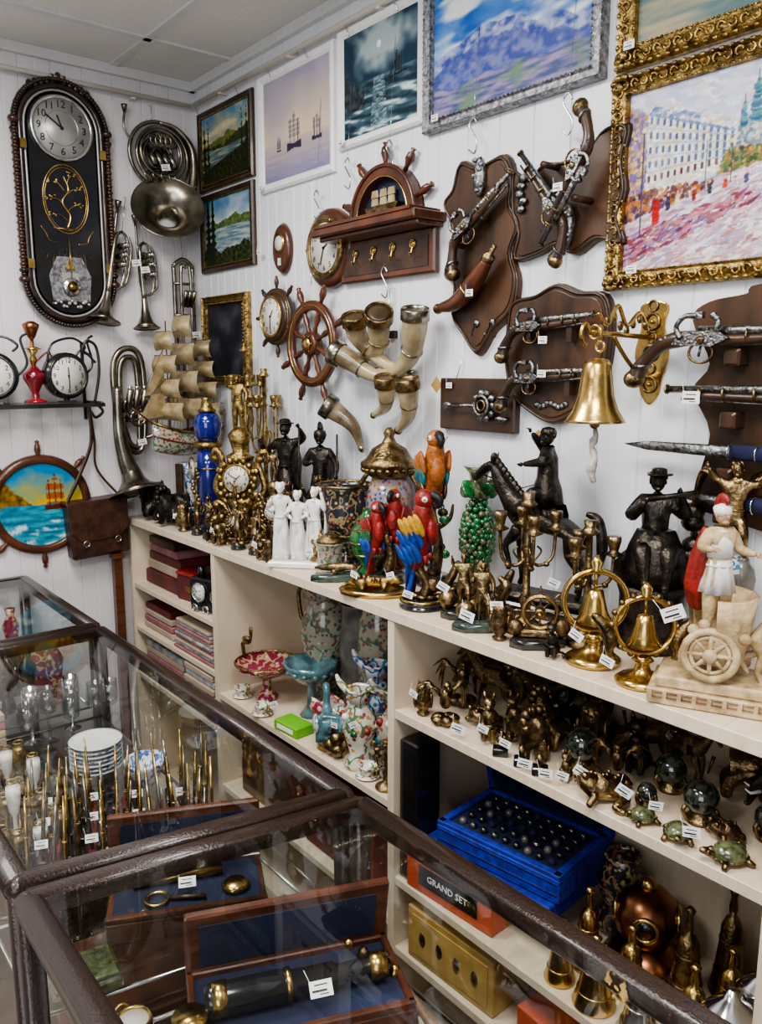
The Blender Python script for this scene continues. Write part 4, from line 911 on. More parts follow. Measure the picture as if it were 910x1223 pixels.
# ---------------------------------------------------------------- parrots
def parrot(b,M,body,wing,belly,tail,bk=INK,L=1.):
    b.push(M)
    b.skin([(0,0,.09,(.026,.024)),(0,-.006,.125,(.028,.026)),(0,-.010,.155,(.021,.021)),(0,-.014,.175,(.020,.021)),(0,.008,.05,(.018,.016)),(0,.02,.02,(.010,.008))],[(0,1),(1,2),(2,3),(0,4),(4,5)],body,1)
    b.sph((0,-.028,.11),(.017,.012,.03),belly,10,7);b.sph((0,-.015,.178),(.0205,.022,.020),body,12,8)
    b.tube(cr([(0,-.032,.188),(0,-.048,.181),(0,-.049,.168),(0,-.041,.160)],4),[.010,.0085,.006,.001],bk,8);b.sph((0,-.036,.170),(.006,.006,.004),bk,6,5)
    for s_ in (-1,1):
        b.sph((s_*.0155,-.024,.181),(.006,.007,.0065),PORC,8,5);b.sph((s_*.0205,-.026,.182),(.002,.002,.002),INK,6,4)
        for i,(m,z,k) in enumerate(((wing[0],.130,1.),(wing[1],.105,1.),(wing[2],.072,.85))):
            for q in range(4):
                b.sph((0,0,0),(.006,.010*k,.026),m,8,6,TR(s_*(.029-.002*i),-.014+.011*q+.006*i,z-.004*q)@RX(-18-3*q)@RY(s_*6))
        for k in range(4): b.tube([(s_*(.012+.003*k),.018+.002*k,.06),(s_*.008,.032+.002*k,.0-.008*k)],[.005,.002],wing[2],5,fl=.5)
        b.tube([(s_*.009,-.012,.06),(s_*.010,-.016,.042)],[.008,.004],belly,6)
        for t in (-1,0,1): b.tube([(s_*.010,-.014,.042),(s_*.010+t*.005,-.024,.038),(s_*.010+t*.006,-.026,.030)],[.003,.0025,.001],bk,5)
    for k in range(5): b.tube(cr([(0.003*(k-2),.018,.03),(.005*(k-2),.032,-.03),(.004*(k-2),.04,-.085*L+.006*abs(k-2))],4),[.006,.006,.002],tail[k%len(tail)],5,fl=.5)
    b.pop()
b=B();socle(b,.055,.016,MARBB);b.tor((0,0,.018),.048,.004,BRASS)
b.tube(cr([(0,0,.015),(.012,.0,.05),(-.006,.0,.09),(.004,0,.115)],5),[.018,.012,.010,.009],BRONZE2,10);b.tube(cr([(0,0,.07),(-.03,0,.09),(-.045,0,.12)],5),[.008,.006,.003],BRONZE2,8);b.sph((.02,.0,.05),(.022,.01,.02),BRONZE2)
for k in range(5): b.sph((-.035+.018*k,.01*math.sin(k*2),.022),(.014,.012,.008),ABRASS,8,5)
parrot(b,TR(.002,-.004,.062)@RZ(70)@RY(-8)@SC(1.12),REDM,(YELL,BLUEP,BLUEP),REDM,(BLUEP,REDM),INK,.5)
b.done("macaw_figurine",SH(1.175,1.315,ZT,40,.95))
b=B();socle(b,.045,.02,MARBB);b.tube(cr([(0,0,.02),(.01,0,.07),(-.005,0,.12)],5),[.018,.012,.010],BRONZE2,10)
parrot(b,TR(.022,0,.065)@RZ(-20)@SC(.85),REDM,(REDM,REDM,GREENG),REDM,(REDM,GREENG),INK,.6);parrot(b,TR(-.030,0,.035)@RZ(35)@SC(.85),REDM,(REDM,GREENG,BLUEP),REDM,(REDM,),INK,.5)
b.done("red_parrot_pair_figurine",SH(1.25,1.53,ZT,45,1.0))
b=B();socle(b,.045,.025,MARBB);b.tube(cr([(0,0,.02),(.014,0,.10),(-.006,0,.19),(.0,0,.23)],5),[.02,.013,.012,.011],BRONZE2,10);b.tube(cr([(0,0,.14),(.04,0,.17),(.05,0,.21)],5),[.008,.006,.003],BRONZE2,8)
for k in range(8): b.sph((.03*math.cos(k),.02*math.sin(k),.08+.015*k),(.014,.006,.012),(GREENG,BRONZE2)[k%2],8,5)
parrot(b,TR(0,-.004,.165)@RZ(25)@SC(1.18),ORNG,(ORNG,TEALP,BRONZE2),ORNG,(BRONZE2,TEALP,ORNG),INK,1.)
b.done("orange_parrot_figurine",SH(1.32,1.44,ZT,40,.95))
b=B();b.lathe([(.035,0),(.036,.012),(.018,.03),(.03,.06)],BRONZE2,20)
for i in range(13):
    zz=.07+.013*i;r=.040*math.sin(pi*min(1,(i+2)/15.))**.6
    n=max(6,int(2*pi*r/.014))
    for j in range(n): a=2*pi*(j+.5*(i%2))/n+rnd.uniform(-.12,.12);b.sph(((r+rnd.uniform(-.003,.003))*math.cos(a),(r+rnd.uniform(-.003,.003))*math.sin(a),zz+rnd.uniform(-.004,.004)),.0088*rnd.uniform(.75,1.2),(GREENG,GREENG,JADE)[rnd.randrange(3)],7,5)
b.lathe([(.025,.24),(.016,.26),(.022,.30),(.038,.32),(.034,.32)],JADE,18,I4,1,1,.1,6)
for k in range(8): b.sph((0,0,0),(.02,.004,.025),(GREENG,JADE)[k%2],8,6,TR(.03*math.cos(k),.03*math.sin(k),.26+.005*(k%3))@RZ(k*57)@RX(30))
b.tube(cr([(.02,0,.24),(.055,0,.27),(.05,0,.31),(.02,0,.32)],5),.005,JADE,6)
b.done("green_grape_vase",SH(1.36,1.33,ZT,30,.93))
# urns
b=B()
b.lathe(vz([(.04,0),(.042,.012),(.02,.03),(.016,.05),(.05,.08),(.062,.12),(.066,.16),(.06,.19),(.07,.205)]),DPAT,28)
b.tor((0,0,.206),.069,.004,ABRASS);b.tor((0,0,.08),.05,.003,ABRASS)
for s_ in (-1,1): b.tube(cr([(s_*.055,0,.11),(s_*.09,0,.13),(s_*.088,0,.18),(s_*.066,0,.2)],5),.005,ABRASS,8)
b.done("cloisonne_urn",SH(1.28,1.745,ZT,30,1.05))
b=B()
b.lathe([(.045,0),(.047,.02),(.02,.04)],ABRASS,24);b.lathe([(.02,.04),(.05,.09),(.065,.15),(.06,.2),(.045,.24)],PURN,28);b.lathe([(.046,.24),(.06,.25),(.06,.262),(.075,.27),(.075,.28),(.06,.29),(.045,.315),(.02,.33),(.012,.345),(.016,.355),(.006,.37)],ABRASS,28)
for k in range(20): a=2*pi*k/20;b.sph((.066*math.cos(a),.066*math.sin(a),.262),(.010,.010,.008),ABRASS,7,5);b.sph((.055*math.cos(a),.055*math.sin(a),.10),(.008,.008,.008),ABRASS,7,5)
for s_ in (-1,1): b.tube(cr([(s_*.05,0,.1),(s_*.088,0,.13),(s_*.088,0,.2),(s_*.06,0,.25)],5),.007,ABRASS,8);b.sph((s_*.088,0,.2),(.012,.010,.014),ABRASS)
b.done("lidded_porcelain_urn",SH(1.35,1.645,ZT,30,1.0))
b=B();b.lathe([(.03,0),(.032,.01),(.018,.025),(.045,.06),(.055,.10),(.045,.135),(.022,.15),(.026,.165),(.012,.18),(.006,.19)],GREENG,22)
for i in range(3): b.tor((0,0,.06+.035*i),(.046,.0545,.046)[i],.0025,BRASS,seg=24,s2=5)
b.done("green_lidded_jar",SH(1.26,1.62,ZT,0,.9))
b=B();b.lathe([(.055,0),(.055,.008),(.05,.01),(.045,.05),(.046,.09),(.055,.11),(.06,.115)],PASTEL,26);b.lathe([(.05,.115),(.05,.125),(.03,.14),(.01,.15)],ABRASS,24);b.done("cloisonne_jar",SH(1.19,1.69,ZT,0,.7))
b=B();b.lathe([(.042,0),(.044,.02),(.03,.03),(.026,.05),(.036,.08),(.04,.12),(.038,.2),(.034,.26)],COBALT,24);b.lathe([(.035,.26),(.045,.268),(.045,.28),(.03,.285)],GOLD,24)
b.lathe([(.03,.285),(.038,.30),(.044,.34),(.036,.365),(.024,.375)],COBALT,24);b.lathe([(.025,.375),(.03,.38),(.018,.39),(.014,.41),(.018,.42)],GOLD,20)
for z in (.03,.08,.2): b.tor((0,0,z),.038,.003,GOLD,seg=24,s2=6)
clockface(b,.034,TR(-.040,-.03,.2)@RZ(-40)@RX(90),DIAL,GOLD)
for k in range(8): b.sph((-.03+.01*math.cos(k),-.035,.10+.012*k),(.008,.007,.008),GOLD,7,5)
b.done("cobalt_candlestick_clock",SH(1.22,2.405,ZT,30,1.02))
def goldclock(name,M,k=1,m=GOLD,fig=True):
    b=B();b.push(SC(k));b.box((0,0,.014),(.15,.08,.012),m,bev=.003);b.box((0,0,.028),(.125,.065,.018),m,bev=.005)
    for x in(-.065,.065):
        for y in(-.03,.03): b.sph((x,y,.006),(.010,.010,.007),m,8,6)
    for s_ in(-1,1):
        b.tube(cr([(s_*.055,-.01,.038),(s_*.075,-.01,.06),(s_*.055,-.01,.085),(s_*.035,-.01,.07),(s_*.05,-.01,.06)],6),[.010,.009,.008,.006,.004],m,8)
        b.tube(cr([(s_*.035,0,.08),(s_*.062,0,.12),(s_*.045,0,.18),(s_*.06,0,.21),(s_*.072,0,.19),(s_*.06,0,.18)],6),[.009,.010,.008,.008,.006,.004],m,8)
        for q in range(6): b.sph((s_*(.045+.012*math.sin(q*1.6)),-.018,.05+.028*q),(.010,.007,.009),m,7,5)
        b.lathe([(.008,.038),(.006,.06),(.012,.08),(.005,.09),(.004,.11),(.010,.115),(.003,.13)],m,10,TR(s_*.062,.02,0))
    b.lathe([(.030,.036),(.022,.06),(.034,.085),(.030,.10)],m,16,I4,1.1,.7,.08,8)
    b.cyl((0,-.022,.145),(0,.022,.145),.044,m,24)
    for q in range(16): a=q*2*pi/16;b.sph((.044*math.cos(a),-.022,.145+.044*math.sin(a)),(.008,.006,.008),m,7,5)
    clockface(b,.033,TR(0,-.024,.145)@RX(90),DIAL,m)
    b.lathe([(.03,.185),(.034,.195),(.016,.205),(.022,.225),(.028,.245),(.020,.255),(.008,.265)],m,16,I4,1,.8,.08,6)
    if fig: human(b,m,TR(0,0,.255)@SC(.13),rh=(-.2,-.1,.95),re=(-.2,0,.8),fat=1.3)
    else: b.sph((0,0,.28),(.012,.012,.02),m)
    b.pop();return b.done(name,M)
goldclock("gilt_mantel_clock",SH(1.24,2.235,ZT,38),1.30)
goldclock("gilt_mantel_clock",SH(1.18,2.165,ZT,38),.5,ABRASS)
goldclock("gilt_mantel_clock",SH(1.24,2.04,ZT,38),.75,ABRASS)
goldclock("gilt_mantel_clock",SH(1.20,1.745,ZT,38),.36,GOLD,False)
def candel(name,M,H=.25,n=3,sp=.05,m=BRASS):
    b=B();b.lathe([(.042,0),(.043,.008),(.03,.016),(.012,.03),(.010,.05),(.016,.065),(.008,.08),(.007,H*.55),(.013,H*.6),(.007,H*.65),(.006,H-.03),(.010,H-.028),(.018,H-.022),(.012,H-.016),(.010,H-.012),(.012,H)],m,20)
    for i in range(n):
        a=2*pi*i/n+.4;x,y=sp*math.cos(a),sp*math.sin(a);z=H*.80
        b.tube(cr([(0,0,H*.55),(x*.4,y*.4,H*.48),(x*.9,y*.9,H*.54),(x,y,z-.02),],6),.0035,m,8);b.tube(cr([(x*.2,y*.2,H*.5),(x*.5,y*.5,H*.58),(x*.35,y*.35,H*.62)],5),.002,m,6)
        b.sph((x*.7,y*.7,H*.49),(.007,.007,.006),m,7,5)
        b.lathe([(.004,-.02),(.018,-.014),(.008,-.008),(.010,0),(.013,.012),(.013,.02)],m,14,TR(x,y,z))
    return b.done(name,M)
candel("brass_candelabra",SH(1.22,1.055,ZT,30),.28,4,.055,ABRASS);candel("brass_candelabra",SH(1.25,.93,ZT,10),.24,3,.045,ABRASS)
candel("gilt_candelabra",SH(1.37,2.42,ZT,30),.60,5,.05,GOLD);candel("gilt_candelabra",SH(1.37,2.30,ZT,60),.52,5,.045,GOLD)
def standbell(name,M,dolph=False):
    b=B();b.lathe([(.042,0),(.044,.006),(.036,.012),(.028,.014),(.014,.022),(.010,.034),(.018,.04),(.008,.05)],BRASS,24);R_=.048
    b.tor((0,0,0),R_,.005,BRASS,M=TR(0,0,.05+R_)@RX(90),seg=32);b.lathe([(.012,.146),(.007,.15),(.010,.16),(.003,.17)],BRASS,12)
    b.lathe([(.004,.118),(.012,.115),(.015,.10),(.020,.08),(.028,.066),(.026,.064),(.012,.09)][::-1],BRASS,22);b.cyl((0,0,.118),(0,0,.146),.0025,BRASS,6);b.sph((0,0,.066),.005,ABRASS)
    if dolph:
        for s_ in(-1,1): b.skin([(s_*.06,0,.05,.010),(s_*.05,0,.075,.014),(s_*.066,0,.10,.011),(s_*.085,0,.115,.006),(s_*.045,0,.04,.006)],[(1,0),(1,2),(2,3),(0,4)],ABRASS,1)
        for k in range(16): a=k*2*pi/16;b.sph((.052*math.cos(a),0,.098+.052*math.sin(a)),(.006,.006,.006),ABRASS,6,5)
    return b.done(name,M)
standbell("brass_bell_on_stand",SH(1.18,.86,ZT,45,1.15));standbell("dolphin_bell_stand",SH(1.16,.745,ZT,45,1.02),True)
def slabfig(name,M,fig,slab=MARB,w=.13,d=.07):
    b=B();b.lathe([(w/2,0),(w/2,.012),(w/2*.96,.016)],slab,8,RZ(22.5),1,d/w);b.push(TR(0,0,.016));fig(b);b.pop();return b.done(name,M)
def cherub(b): human(b,ABRASS,SC(.12),lk=(.1,-.1,.35),lf=(.12,-.1,.05),rh=(-.2,-.1,.95),re=(-.2,0,.8),fat=1.5);rock(b,(.035,0,.015),(.03,.03,.02),ABRASS,5);b.sph((-.035,0,.02),(.02,.018,.02),ABRASS);b.tube(cr([(.03,.01,.03),(.045,.01,.07),(.03,.01,.09)],5),[.008,.012,.004],ABRASS,8)
def twodol(b):
    for x in(-.025,.03): b.skin([(x,0,.03,.012),(x+.01,0,.055,.011),(x+.02,0,.075,.006),(x-.015,0,.012,.012),(x-.035,0,.01,.006)],[(0,1),(1,2),(0,3),(3,4)],BRONZE2,1)
    rock(b,(0,.0,.01),(.04,.02,.014),BRONZE2,6)
def wheelfig(b):
    b.push(TR(0,0,.05)@RX(90));shipwheel(b,.05,ABRASS,8,BRASS);b.pop();b.box((0,0,.008),(.07,.03,.016),ABRASS,bev=.004);b.sph((.04,0,.02),(.018,.014,.02),BRONZE2);b.sph((-.045,0,.016),(.016,.014,.016),BRONZE2)
slabfig("brass_cherub_on_marble",SH(1.165,1.12,ZT,40),cherub);slabfig("brass_wheel_desk_stand",SH(1.175,.98,ZT,40),wheelfig,MARBB,.12,.07);slabfig("bronze_dolphins_on_marble",SH(1.28,1.21,ZT,35),twodol,MARBB,.11,.07)
slabfig("brass_cherub_on_marble",SH(1.19,1.20,ZT,35),cherub,MARBB,.1,.06)
slabfig("bronze_dolphins_on_marble",SH(1.28,1.30,ZT,60),twodol,MARBB,.09,.06)
b=B();b.lathe([(.08,0),(.082,.008),(.076,.014),(.06,.010)],BRASS,28,I4,1,.62,.03,12)
b.skin([(0,0,.028,.014),(.03,.0,.03,.012),(.052,-.004,.036,.010),(.068,-.008,.034,.006),(-.03,.004,.024,.011),(-.055,.014,.02,.007),(-.075,-.004,.016,.003),(.03,.025,.018,.004),(.03,-.025,.018,.004),(-.02,.025,.016,.004),(-.02,-.025,.016,.004)],[(0,1),(1,2),(2,3),(0,4),(4,5),(5,6),(1,7),(1,8),(4,9),(4,10)],GOLD,1)
for k in range(9): b.sph((-.05+.013*k,.012*math.sin(k),.034),(.007,.006,.008),ABRASS,7,5)
b.done("brass_lizard_dish",SH(1.155,1.465,ZT,40))
slabfig("brass_crocodile_on_marble",SH(1.16,1.62,ZT,40),lambda b:b.skin([(0,0,.018,.012),(.03,0,.02,.010),(.055,0,.018,.005),(-.03,0,.014,.009),(-.06,.01,.01,.003),(.0,.02,.006,.004),(0,-.02,.006,.004)],[(0,1),(1,2),(0,3),(3,4),(0,5),(0,6)],ABRASS,1),MARB,.13,.055)
# chariot
b=B();b.box((0,0,.012),(.24,.11,.024),CREAM,bev=.002);b.box((0,0,.033),(.22,.095,.018),CREAM,bev=.003)
for i in range(11):
    x=-.105+i*.021
    b.box((x,-.056,.012),(.015,.002,.002),TERRA);b.box((x-.006,-.056,.016),(.002,.002,.010),TERRA);b.box((x+.002,-.056,.019),(.012,.002,.002),TERRA)
b.push(TR(-.035,-.048,.085)@RX(90));b.tor((0,0,0),.036,.006,CREAM,seg=32);b.tor((0,0,0),.027,.003,CREAM);b.lathe([(.010,-.006),(.010,.008),(.004,.012)],CREAM,16)
for k in range(8): b.tube([(0,0,0),(.034*math.cos(k*pi/4),.034*math.sin(k*pi/4),0)],[.004,.003],CREAM,6)
b.pop()
b.push(TR(-.03,.0,.07));b.lathe([(.045,0),(.05,.02),(.057,.06),(.064,.10),(.056,.10),(.04,.01)],CREAM,24,RZ(-60),1,.8,a0=-.6,a1=3.7);b.prism([(-.05,-.035),(.03,-.035),(.03,.035),(-.05,.035)],-.005,.01,CREAM)
for k in range(6): b.sph((-.03+.014*k,-.045,.05+.01*math.sin(k*2)),(.009,.006,.009),CREAM,8,5)
b.pop()
b.tube(cr([(.0,0,.07),(.06,0,.10),(.12,0,.12)],5),.006,CREAM,8)
human(b,CREAM,TR(-.035,0,.10)@RZ(40)@SC(.20),rh=(-.18,-.18,.72),re=(-.19,-.04,.7),lh=(.18,-.18,.66),hat='helmet',hm=PORC,hdm=SKIN,fat=1.35)
b.push(TR(-.035,0,.10)@RZ(40)@SC(.20));b.tube(cr([(-.06,.06,.82),(-.10,.1,.6),(-.10,.15,.35),(-.04,.2,.2)],5),[.06,.09,.10,.08],REDM,12,fl=.5);b.lathe([(.13,.35),(.10,.5),(.085,.60)],PORC,18,I4,1,.9,.1,9);b.lathe([(.10,.62),(.11,.72),(.07,.80)],PORC,14,I4,1,.7);b.pop()
horse(b,CREAM,TR(.10,.0,.045)@RY(-22)@SC(.18));b.done("roman_chariot_figurine",SH(1.20,.605,ZT,25,1.04))
b=B();socle(b,.045,.05,TERRA);rock(b,(0,0,.09),(.045,.035,.06),TERRA,6);rock(b,(0,0,.15),(.04,.03,.05),GREYV,6);rock(b,(0,0,.17),(.04,.03,.03),FLORB,4)
human(b,ABRASS,TR(0,0,.17)@SC(.19),rh=(-.25,-.05,.95),re=(-.2,0,.85),lh=(.25,-.1,.9),le=(.2,0,.8),lk=(.08,-.14,.35),lf=(.1,-.02,.15))
for s_ in(-1,1): b.tube(cr([(s_*.01,.02,.30),(s_*.05,.04,.34),(s_*.07,.05,.27)],5),[.01,.022,.004],ABRASS,8,fl=.3)
b.done("winged_figure_statue",SH(1.37,.715,ZT,30,1.0))
# small animals
def elephant(b,m,M):
    b.push(M);b.skin([(0,0,.07,(.034,.03)),(.03,0,.074,(.032,.028)),(.06,0,.085,.026),(.078,0,.07,.014),(.086,0,.045,.009),(.092,0,.025,.006),(.1,0,.03,.004),(-.03,0,.068,(.032,.028)),
       (.03,.02,.04,.014),(.03,.022,.008,.012),(.03,-.02,.04,.014),(.03,-.022,.008,.012),(-.035,.02,.04,.014),(-.035,.022,.008,.012),(-.035,-.02,.04,.014),(-.035,-.022,.008,.012)],
       [(0,1),(1,2),(2,3),(3,4),(4,5),(5,6),(0,7),(1,8),(8,9),(1,10),(10,11),(7,12),(12,13),(7,14),(14,15)],m,1)
    for s_ in (-1,1): b.sph((0,0,0),(.018,.004,.024),m,10,7,TR(.05,s_*.03,.082)@RZ(s_*25));b.tube([(.072,s_*.010,.06),(.09,s_*.014,.055),(.1,s_*.014,.062)],[.004,.003,.001],PORC,6)
    b.tube([(-.06,0,.075),(-.068,0,.04)],[.004,.002],m,5);b.pop()
def lion(b,m,M):
    b.push(M);b.skin([(0,0,.05,(.022,.02)),(.035,0,.056,(.024,.02)),(.055,0,.08,.022),(.068,0,.085,.017),(.085,0,.078,.010),(-.035,0,.05,(.022,.02)),(.04,.016,.03,.010),(.045,.018,.006,.009),(.04,-.016,.03,.010),(.055,-.018,.006,.009),(-.04,.016,.035,.014),(-.045,.018,.02,.008),(-.035,.018,.005,.009),(-.04,-.016,.035,.014),(-.045,-.018,.02,.008),(-.035,-.018,.005,.009)],
       [(0,1),(1,2),(2,3),(3,4),(0,5),(1,6),(6,7),(1,8),(8,9),(5,10),(10,11),(11,12),(5,13),(13,14),(14,15)],m,1)
    for k in range(10): a=k*.63;b.sph((.05,.022*math.cos(a),.082+.022*math.sin(a)),(.010,.010,.010),m,7,5)
    for s_ in(-1,1): b.sph((.058,s_*.014,.106),(.005,.005,.007),m,6,5)
    b.tube(cr([(-.055,0,.05),(-.08,0,.05),(-.085,0,.08)],5),.003,m,6);b.pop()
def frog(b,m,M,shell=None):
    b.push(M);b.skin([(0,0,.022,(.026,.018)),(.026,0,.032,(.020,.014)),(.044,0,.032,(.014,.010)),(-.02,0,.016,(.02,.014)),(.02,.026,.014,.007),(.034,.034,.004,.006),(.02,-.026,.014,.007),(.034,-.034,.004,.006),(-.025,.03,.012,.010),(-.002,.042,.008,.006),(-.02,.05,.003,.006),(-.025,-.03,.012,.010),(-.002,-.042,.008,.006),(-.02,-.05,.003,.006)],
      [(0,1),(1,2),(0,3),(1,4),(4,5),(1,6),(6,7),(3,8),(8,9),(9,10),(3,11),(11,12),(12,13)],m,1)
    for s_ in(-1,1): b.sph((.034,s_*.013,.044),.006,m,8,6)
    for k in range(8): b.sph((-.02+.006*k,.010*math.sin(k*2.2),.038+.001*k),(.004,.004,.003),m,6,4)
    b.pop()
def turtle(b,m,M,shell):
    b.push(M);b.lathe([(.030,.010),(.033,.014),(.028,.028),(.014,.038),(.0,.040)],shell,16,I4,1.15,1);b.lathe([(.028,.006),(.036,.012),(.030,.015)],m,16,I4,1.15,1)
    b.tube(cr([(.03,0,.014),(.045,0,.020),(.054,0,.028)],4),[.008,.007,.009],m,8);b.sph((.058,0,.029),(.010,.008,.007),m,8,6)
    for x,y in((.022,.026),(.022,-.026),(-.024,.024),(-.024,-.024)): b.tube([(x,y,.012),(x*1.5,y*1.35,.003)],[.008,.006],m,6)
    b.pop()
def cat(b,m,M):
    b.push(M);b.skin([(0,0,.025,(.022,.02)),(0,-.006,.05,.017),(0,-.012,.072,.011),(.009,-.018,.03,.007),(.009,-.02,.004,.006),(-.009,-.018,.03,.007),(-.009,-.02,.004,.006),(.018,.0,.012,.012),(-.018,0,.012,.012)],[(0,1),(1,2),(1,3),(3,4),(1,5),(5,6),(0,7),(0,8)],m,1)
    b.sph((0,-.018,.084),(.013,.015,.012),m,10,7);b.sph((0,-.032,.080),(.006,.006,.005),m,8,5)
    for s_ in(-1,1): b.tube([(s_*.008,-.012,.092),(s_*.010,-.010,.104)],[.005,.001],m,5)
    b.tube(cr([(0,.02,.01),(.025,.02,.008),(.03,-.005,.008)],5),.004,m,6);b.pop()
def owl(b,m,M):
    b.push(M);b.lathe([(.016,0),(.018,.006),(.010,.010),(.022,.025),(.024,.045),(.018,.062),(.020,.072),(.016,.086),(.006,.092)],m,16)
    for s_ in(-1,1): b.sph((s_*.008,-.015,.078),(.007,.004,.007),m,8,5);b.sph((s_*.022,.002,.040),(.006,.014,.024),m,8,6);b.tube([(s_*.010,0,.088),(s_*.014,0,.100)],[.004,.001],m,5)
    b.tube([(0,-.018,.074),(0,-.024,.068)],[.003,.001],m,5);b.pop()
def eagle(b,m,M):
    b.push(M);rock(b,(0,0,.012),(.03,.022,.014),m,5);b.skin([(0,0,.035,.013),(0,-.004,.062,.016),(0,-.01,.085,.009)],[(0,1),(1,2)],m,1);b.sph((0,-.016,.094),(.009,.011,.009),m,8,6);b.tube([(0,-.026,.093),(0,-.032,.087)],[.004,.001],m,5)
    for s_ in(-1,1):
        for k in range(4): b.tube(cr([(s_*.012,0,.066+.004*k),(s_*.036,.006,.096-.004*k),(s_*(.06-.006*k),.012,.08-.016*k)],4),[.006,.009,.002],m,6,fl=.4)
    b.pop()
def one(name,M,fn,m,*a):
    b=B();fn(b,m,I4,*a);return b.done(name,M)
one("dark_elephant_figurine",SH(1.16,2.72,ZT,160,1.2),elephant,BRONZE);one("dark_elephant_figurine",SH(1.16,2.60,ZT,30,1.0),elephant,BRONZE)
one("dark_lion_figurine",SH(1.15,2.51,ZT,200,1.2),lion,BRONZE);one("bronze_cat_figurine",SH(1.135,2.225,ZT,30,1.0),cat,BRONZE2);one("bronze_cat_figurine",SH(1.13,2.17,ZT,20,1.0),cat,ABRASS)
one("brass_cat_figurine",SH(1.13,1.93,ZT,40,.8),cat,ABRASS);one("brass_owl_figurine",SH(1.14,2.44,ZT,40,1.0),owl,ABRASS)
one("brass_owl_figurine",SH(1.13,1.89,ZT,40,.7),owl,BRONZE2)
one("dark_eagle_figurine",SH(1.34,2.56,ZT,40,1.3),eagle,BRONZE);one("dark_eagle_figurine",SH(1.18,2.79,ZT,40,.9),eagle,BRONZE)
one("bronze_owl_figurine",SH(1.14,1.05,ZT,30,.8),owl,BRONZE2);one("bronze_cat_figurine",SH(1.14,.92,ZT,30,.7),cat,BRONZE)
one("green_eagle_figurine",SH(1.17,2.47,ZT,60,.5),eagle,JADE)
# sailing ship
b=B();b.box((0,0,.01),(.18,.07,.02),WOODD,bev=.004);b.lathe([(.035,.02),(.02,.04),(.012,.08),(.03,.16),(.04,.20)],FLORB,18)
for x in(-.05,.05): b.box((x,0,.10),(.012,.03,.20),WOODD,bev=.002)
sec=[];L_=.16
for i in range(13):
    t=-1+2*i/12;w=.05*(1-abs(t)**2.5*(.95 if t>0 else .5));dz=.04*t*t+(.03 if t<-.6 else 0);x=L_*t
    row=[]
    for j in range(9):
        a=pi*j/8;s_=max(0,math.sin(a));row.append((x,w*math.cos(a),.31+dz-((.085*(1-.35*t*t)+dz)*s_**.8)))
    sec.append(row)
V=[p for s_ in sec for p in s_];F=[]
for i in range(12):
    for j in range(8): a=i*9+j;F.append((a,a+1,a+10,a+9))
    F.append((i*9,i*9+9,i*9+17,i*9+8))
F.append(tuple(range(9)));F.append(tuple(range(108,117)));b.add(V,F,PASTEL,True)
for s_ in(-1,1): b.tube([(sec[i][0 if s_>0 else 8][0],sec[i][0 if s_>0 else 8][1],sec[i][0][2]) for i in range(13)],.005,GOLD,6);b.tube([(sec[i][1 if s_>0 else 7][0],sec[i][1 if s_>0 else 7][1]*1.02,sec[i][1][2]) for i in range(13)],.003,WOODR,6)
for x,h in((-.09,.34),(.0,.44),(.085,.37)):
    b.cyl((x,0,.28),(x,0,.32+h),.004,WOODR,8,.002)
    for k in range(4):
        z=.35+k*h*.215;wy=.085-.014*k;hh=h*.175
        b.cyl((x+.004,-wy,z+hh),(x+.004,wy,z+hh),.0022,WOODR,6)
        V=[];F=[]
        for i in range(6):
            for j in range(9): u=i/5;v=j/8;V.append((x+.006+.028*math.sin(pi*u)*math.sin(pi*(.15+.7*v)),(-wy+2*wy*v)*(1.05-.12*u),z+hh*u+.006*math.sin(pi*v)*(1-u)))
        for i in range(5):
            for j in range(8): a=i*9+j;F.append((a,a+1,a+10,a+9))
        b.add(V,F,SAIL,True)
    for s_ in(-1,1):
        for q in(-.03,0,.03): b.tube([(x+q,s_*.042,.315),(x,0,.30+h*.75)],.0009,WOODD,4)
b.cyl((.15,0,.34),(.24,0,.40),.003,WOODR,6)
for z in(.5,.62): b.tube([(.23,0,.395),(.085,0,z)],.0009,WOODD,4);b.tube([(.085,0,z+.02),(0,0,z+.05)],.0009,WOODD,4);b.tube([(-.16,0,.37),(-.09,0,z)],.0009,WOODD,4)
for z0,(x0,x1) in((.42,(.1,.22)),(.5,(.1,.19))): b.add([(x0,0,z0+.1),(x0,0,z0-.05),(x1,0,z0-.06)],[(0,1,2)],SAIL,False)
b.done("model_sailing_ship",SH(1.27,2.65,ZT,-72,.98))
# ---------------------------------------------------------------- second shelf
Z2=.85
def stone(X,Y,r,Z=Z2):
    b=B();b.lathe([(r*.8,0),(r*.8,.006),(r*.5,.010),(r*.55,.016)],ABRASS,20);b.sph((0,0,.012+r),r,STONEG,24,16)
    for k in range(3): a=k*2.09;b.tube(cr([(r*.6*math.cos(a),r*.6*math.sin(a),.0),(r*1.05*math.cos(a),r*1.05*math.sin(a),.02),(r*.9*math.cos(a),r*.9*math.sin(a),.03)],4),.004,ABRASS,6)
    b.done("stone_sphere_on_stand",SH(X,Y,Z,0))
for X,Y,r in((1.215,.90,.033),(1.215,.655,.030),(1.27,.745,.028),(1.25,.555,.024),(1.18,.735,.017)): stone(X,Y,r)
one("brass_eagle_figurine",SH(1.14,1.20,Z2,60,1.0),eagle,ABRASS)
one("brass_cat_figurine",SH(1.16,1.09,Z2,40,1.05),cat,ABRASS);one("bronze_lion_figurine",SH(1.18,1.01,Z2,-30,1.05),lion,BRONZE2)
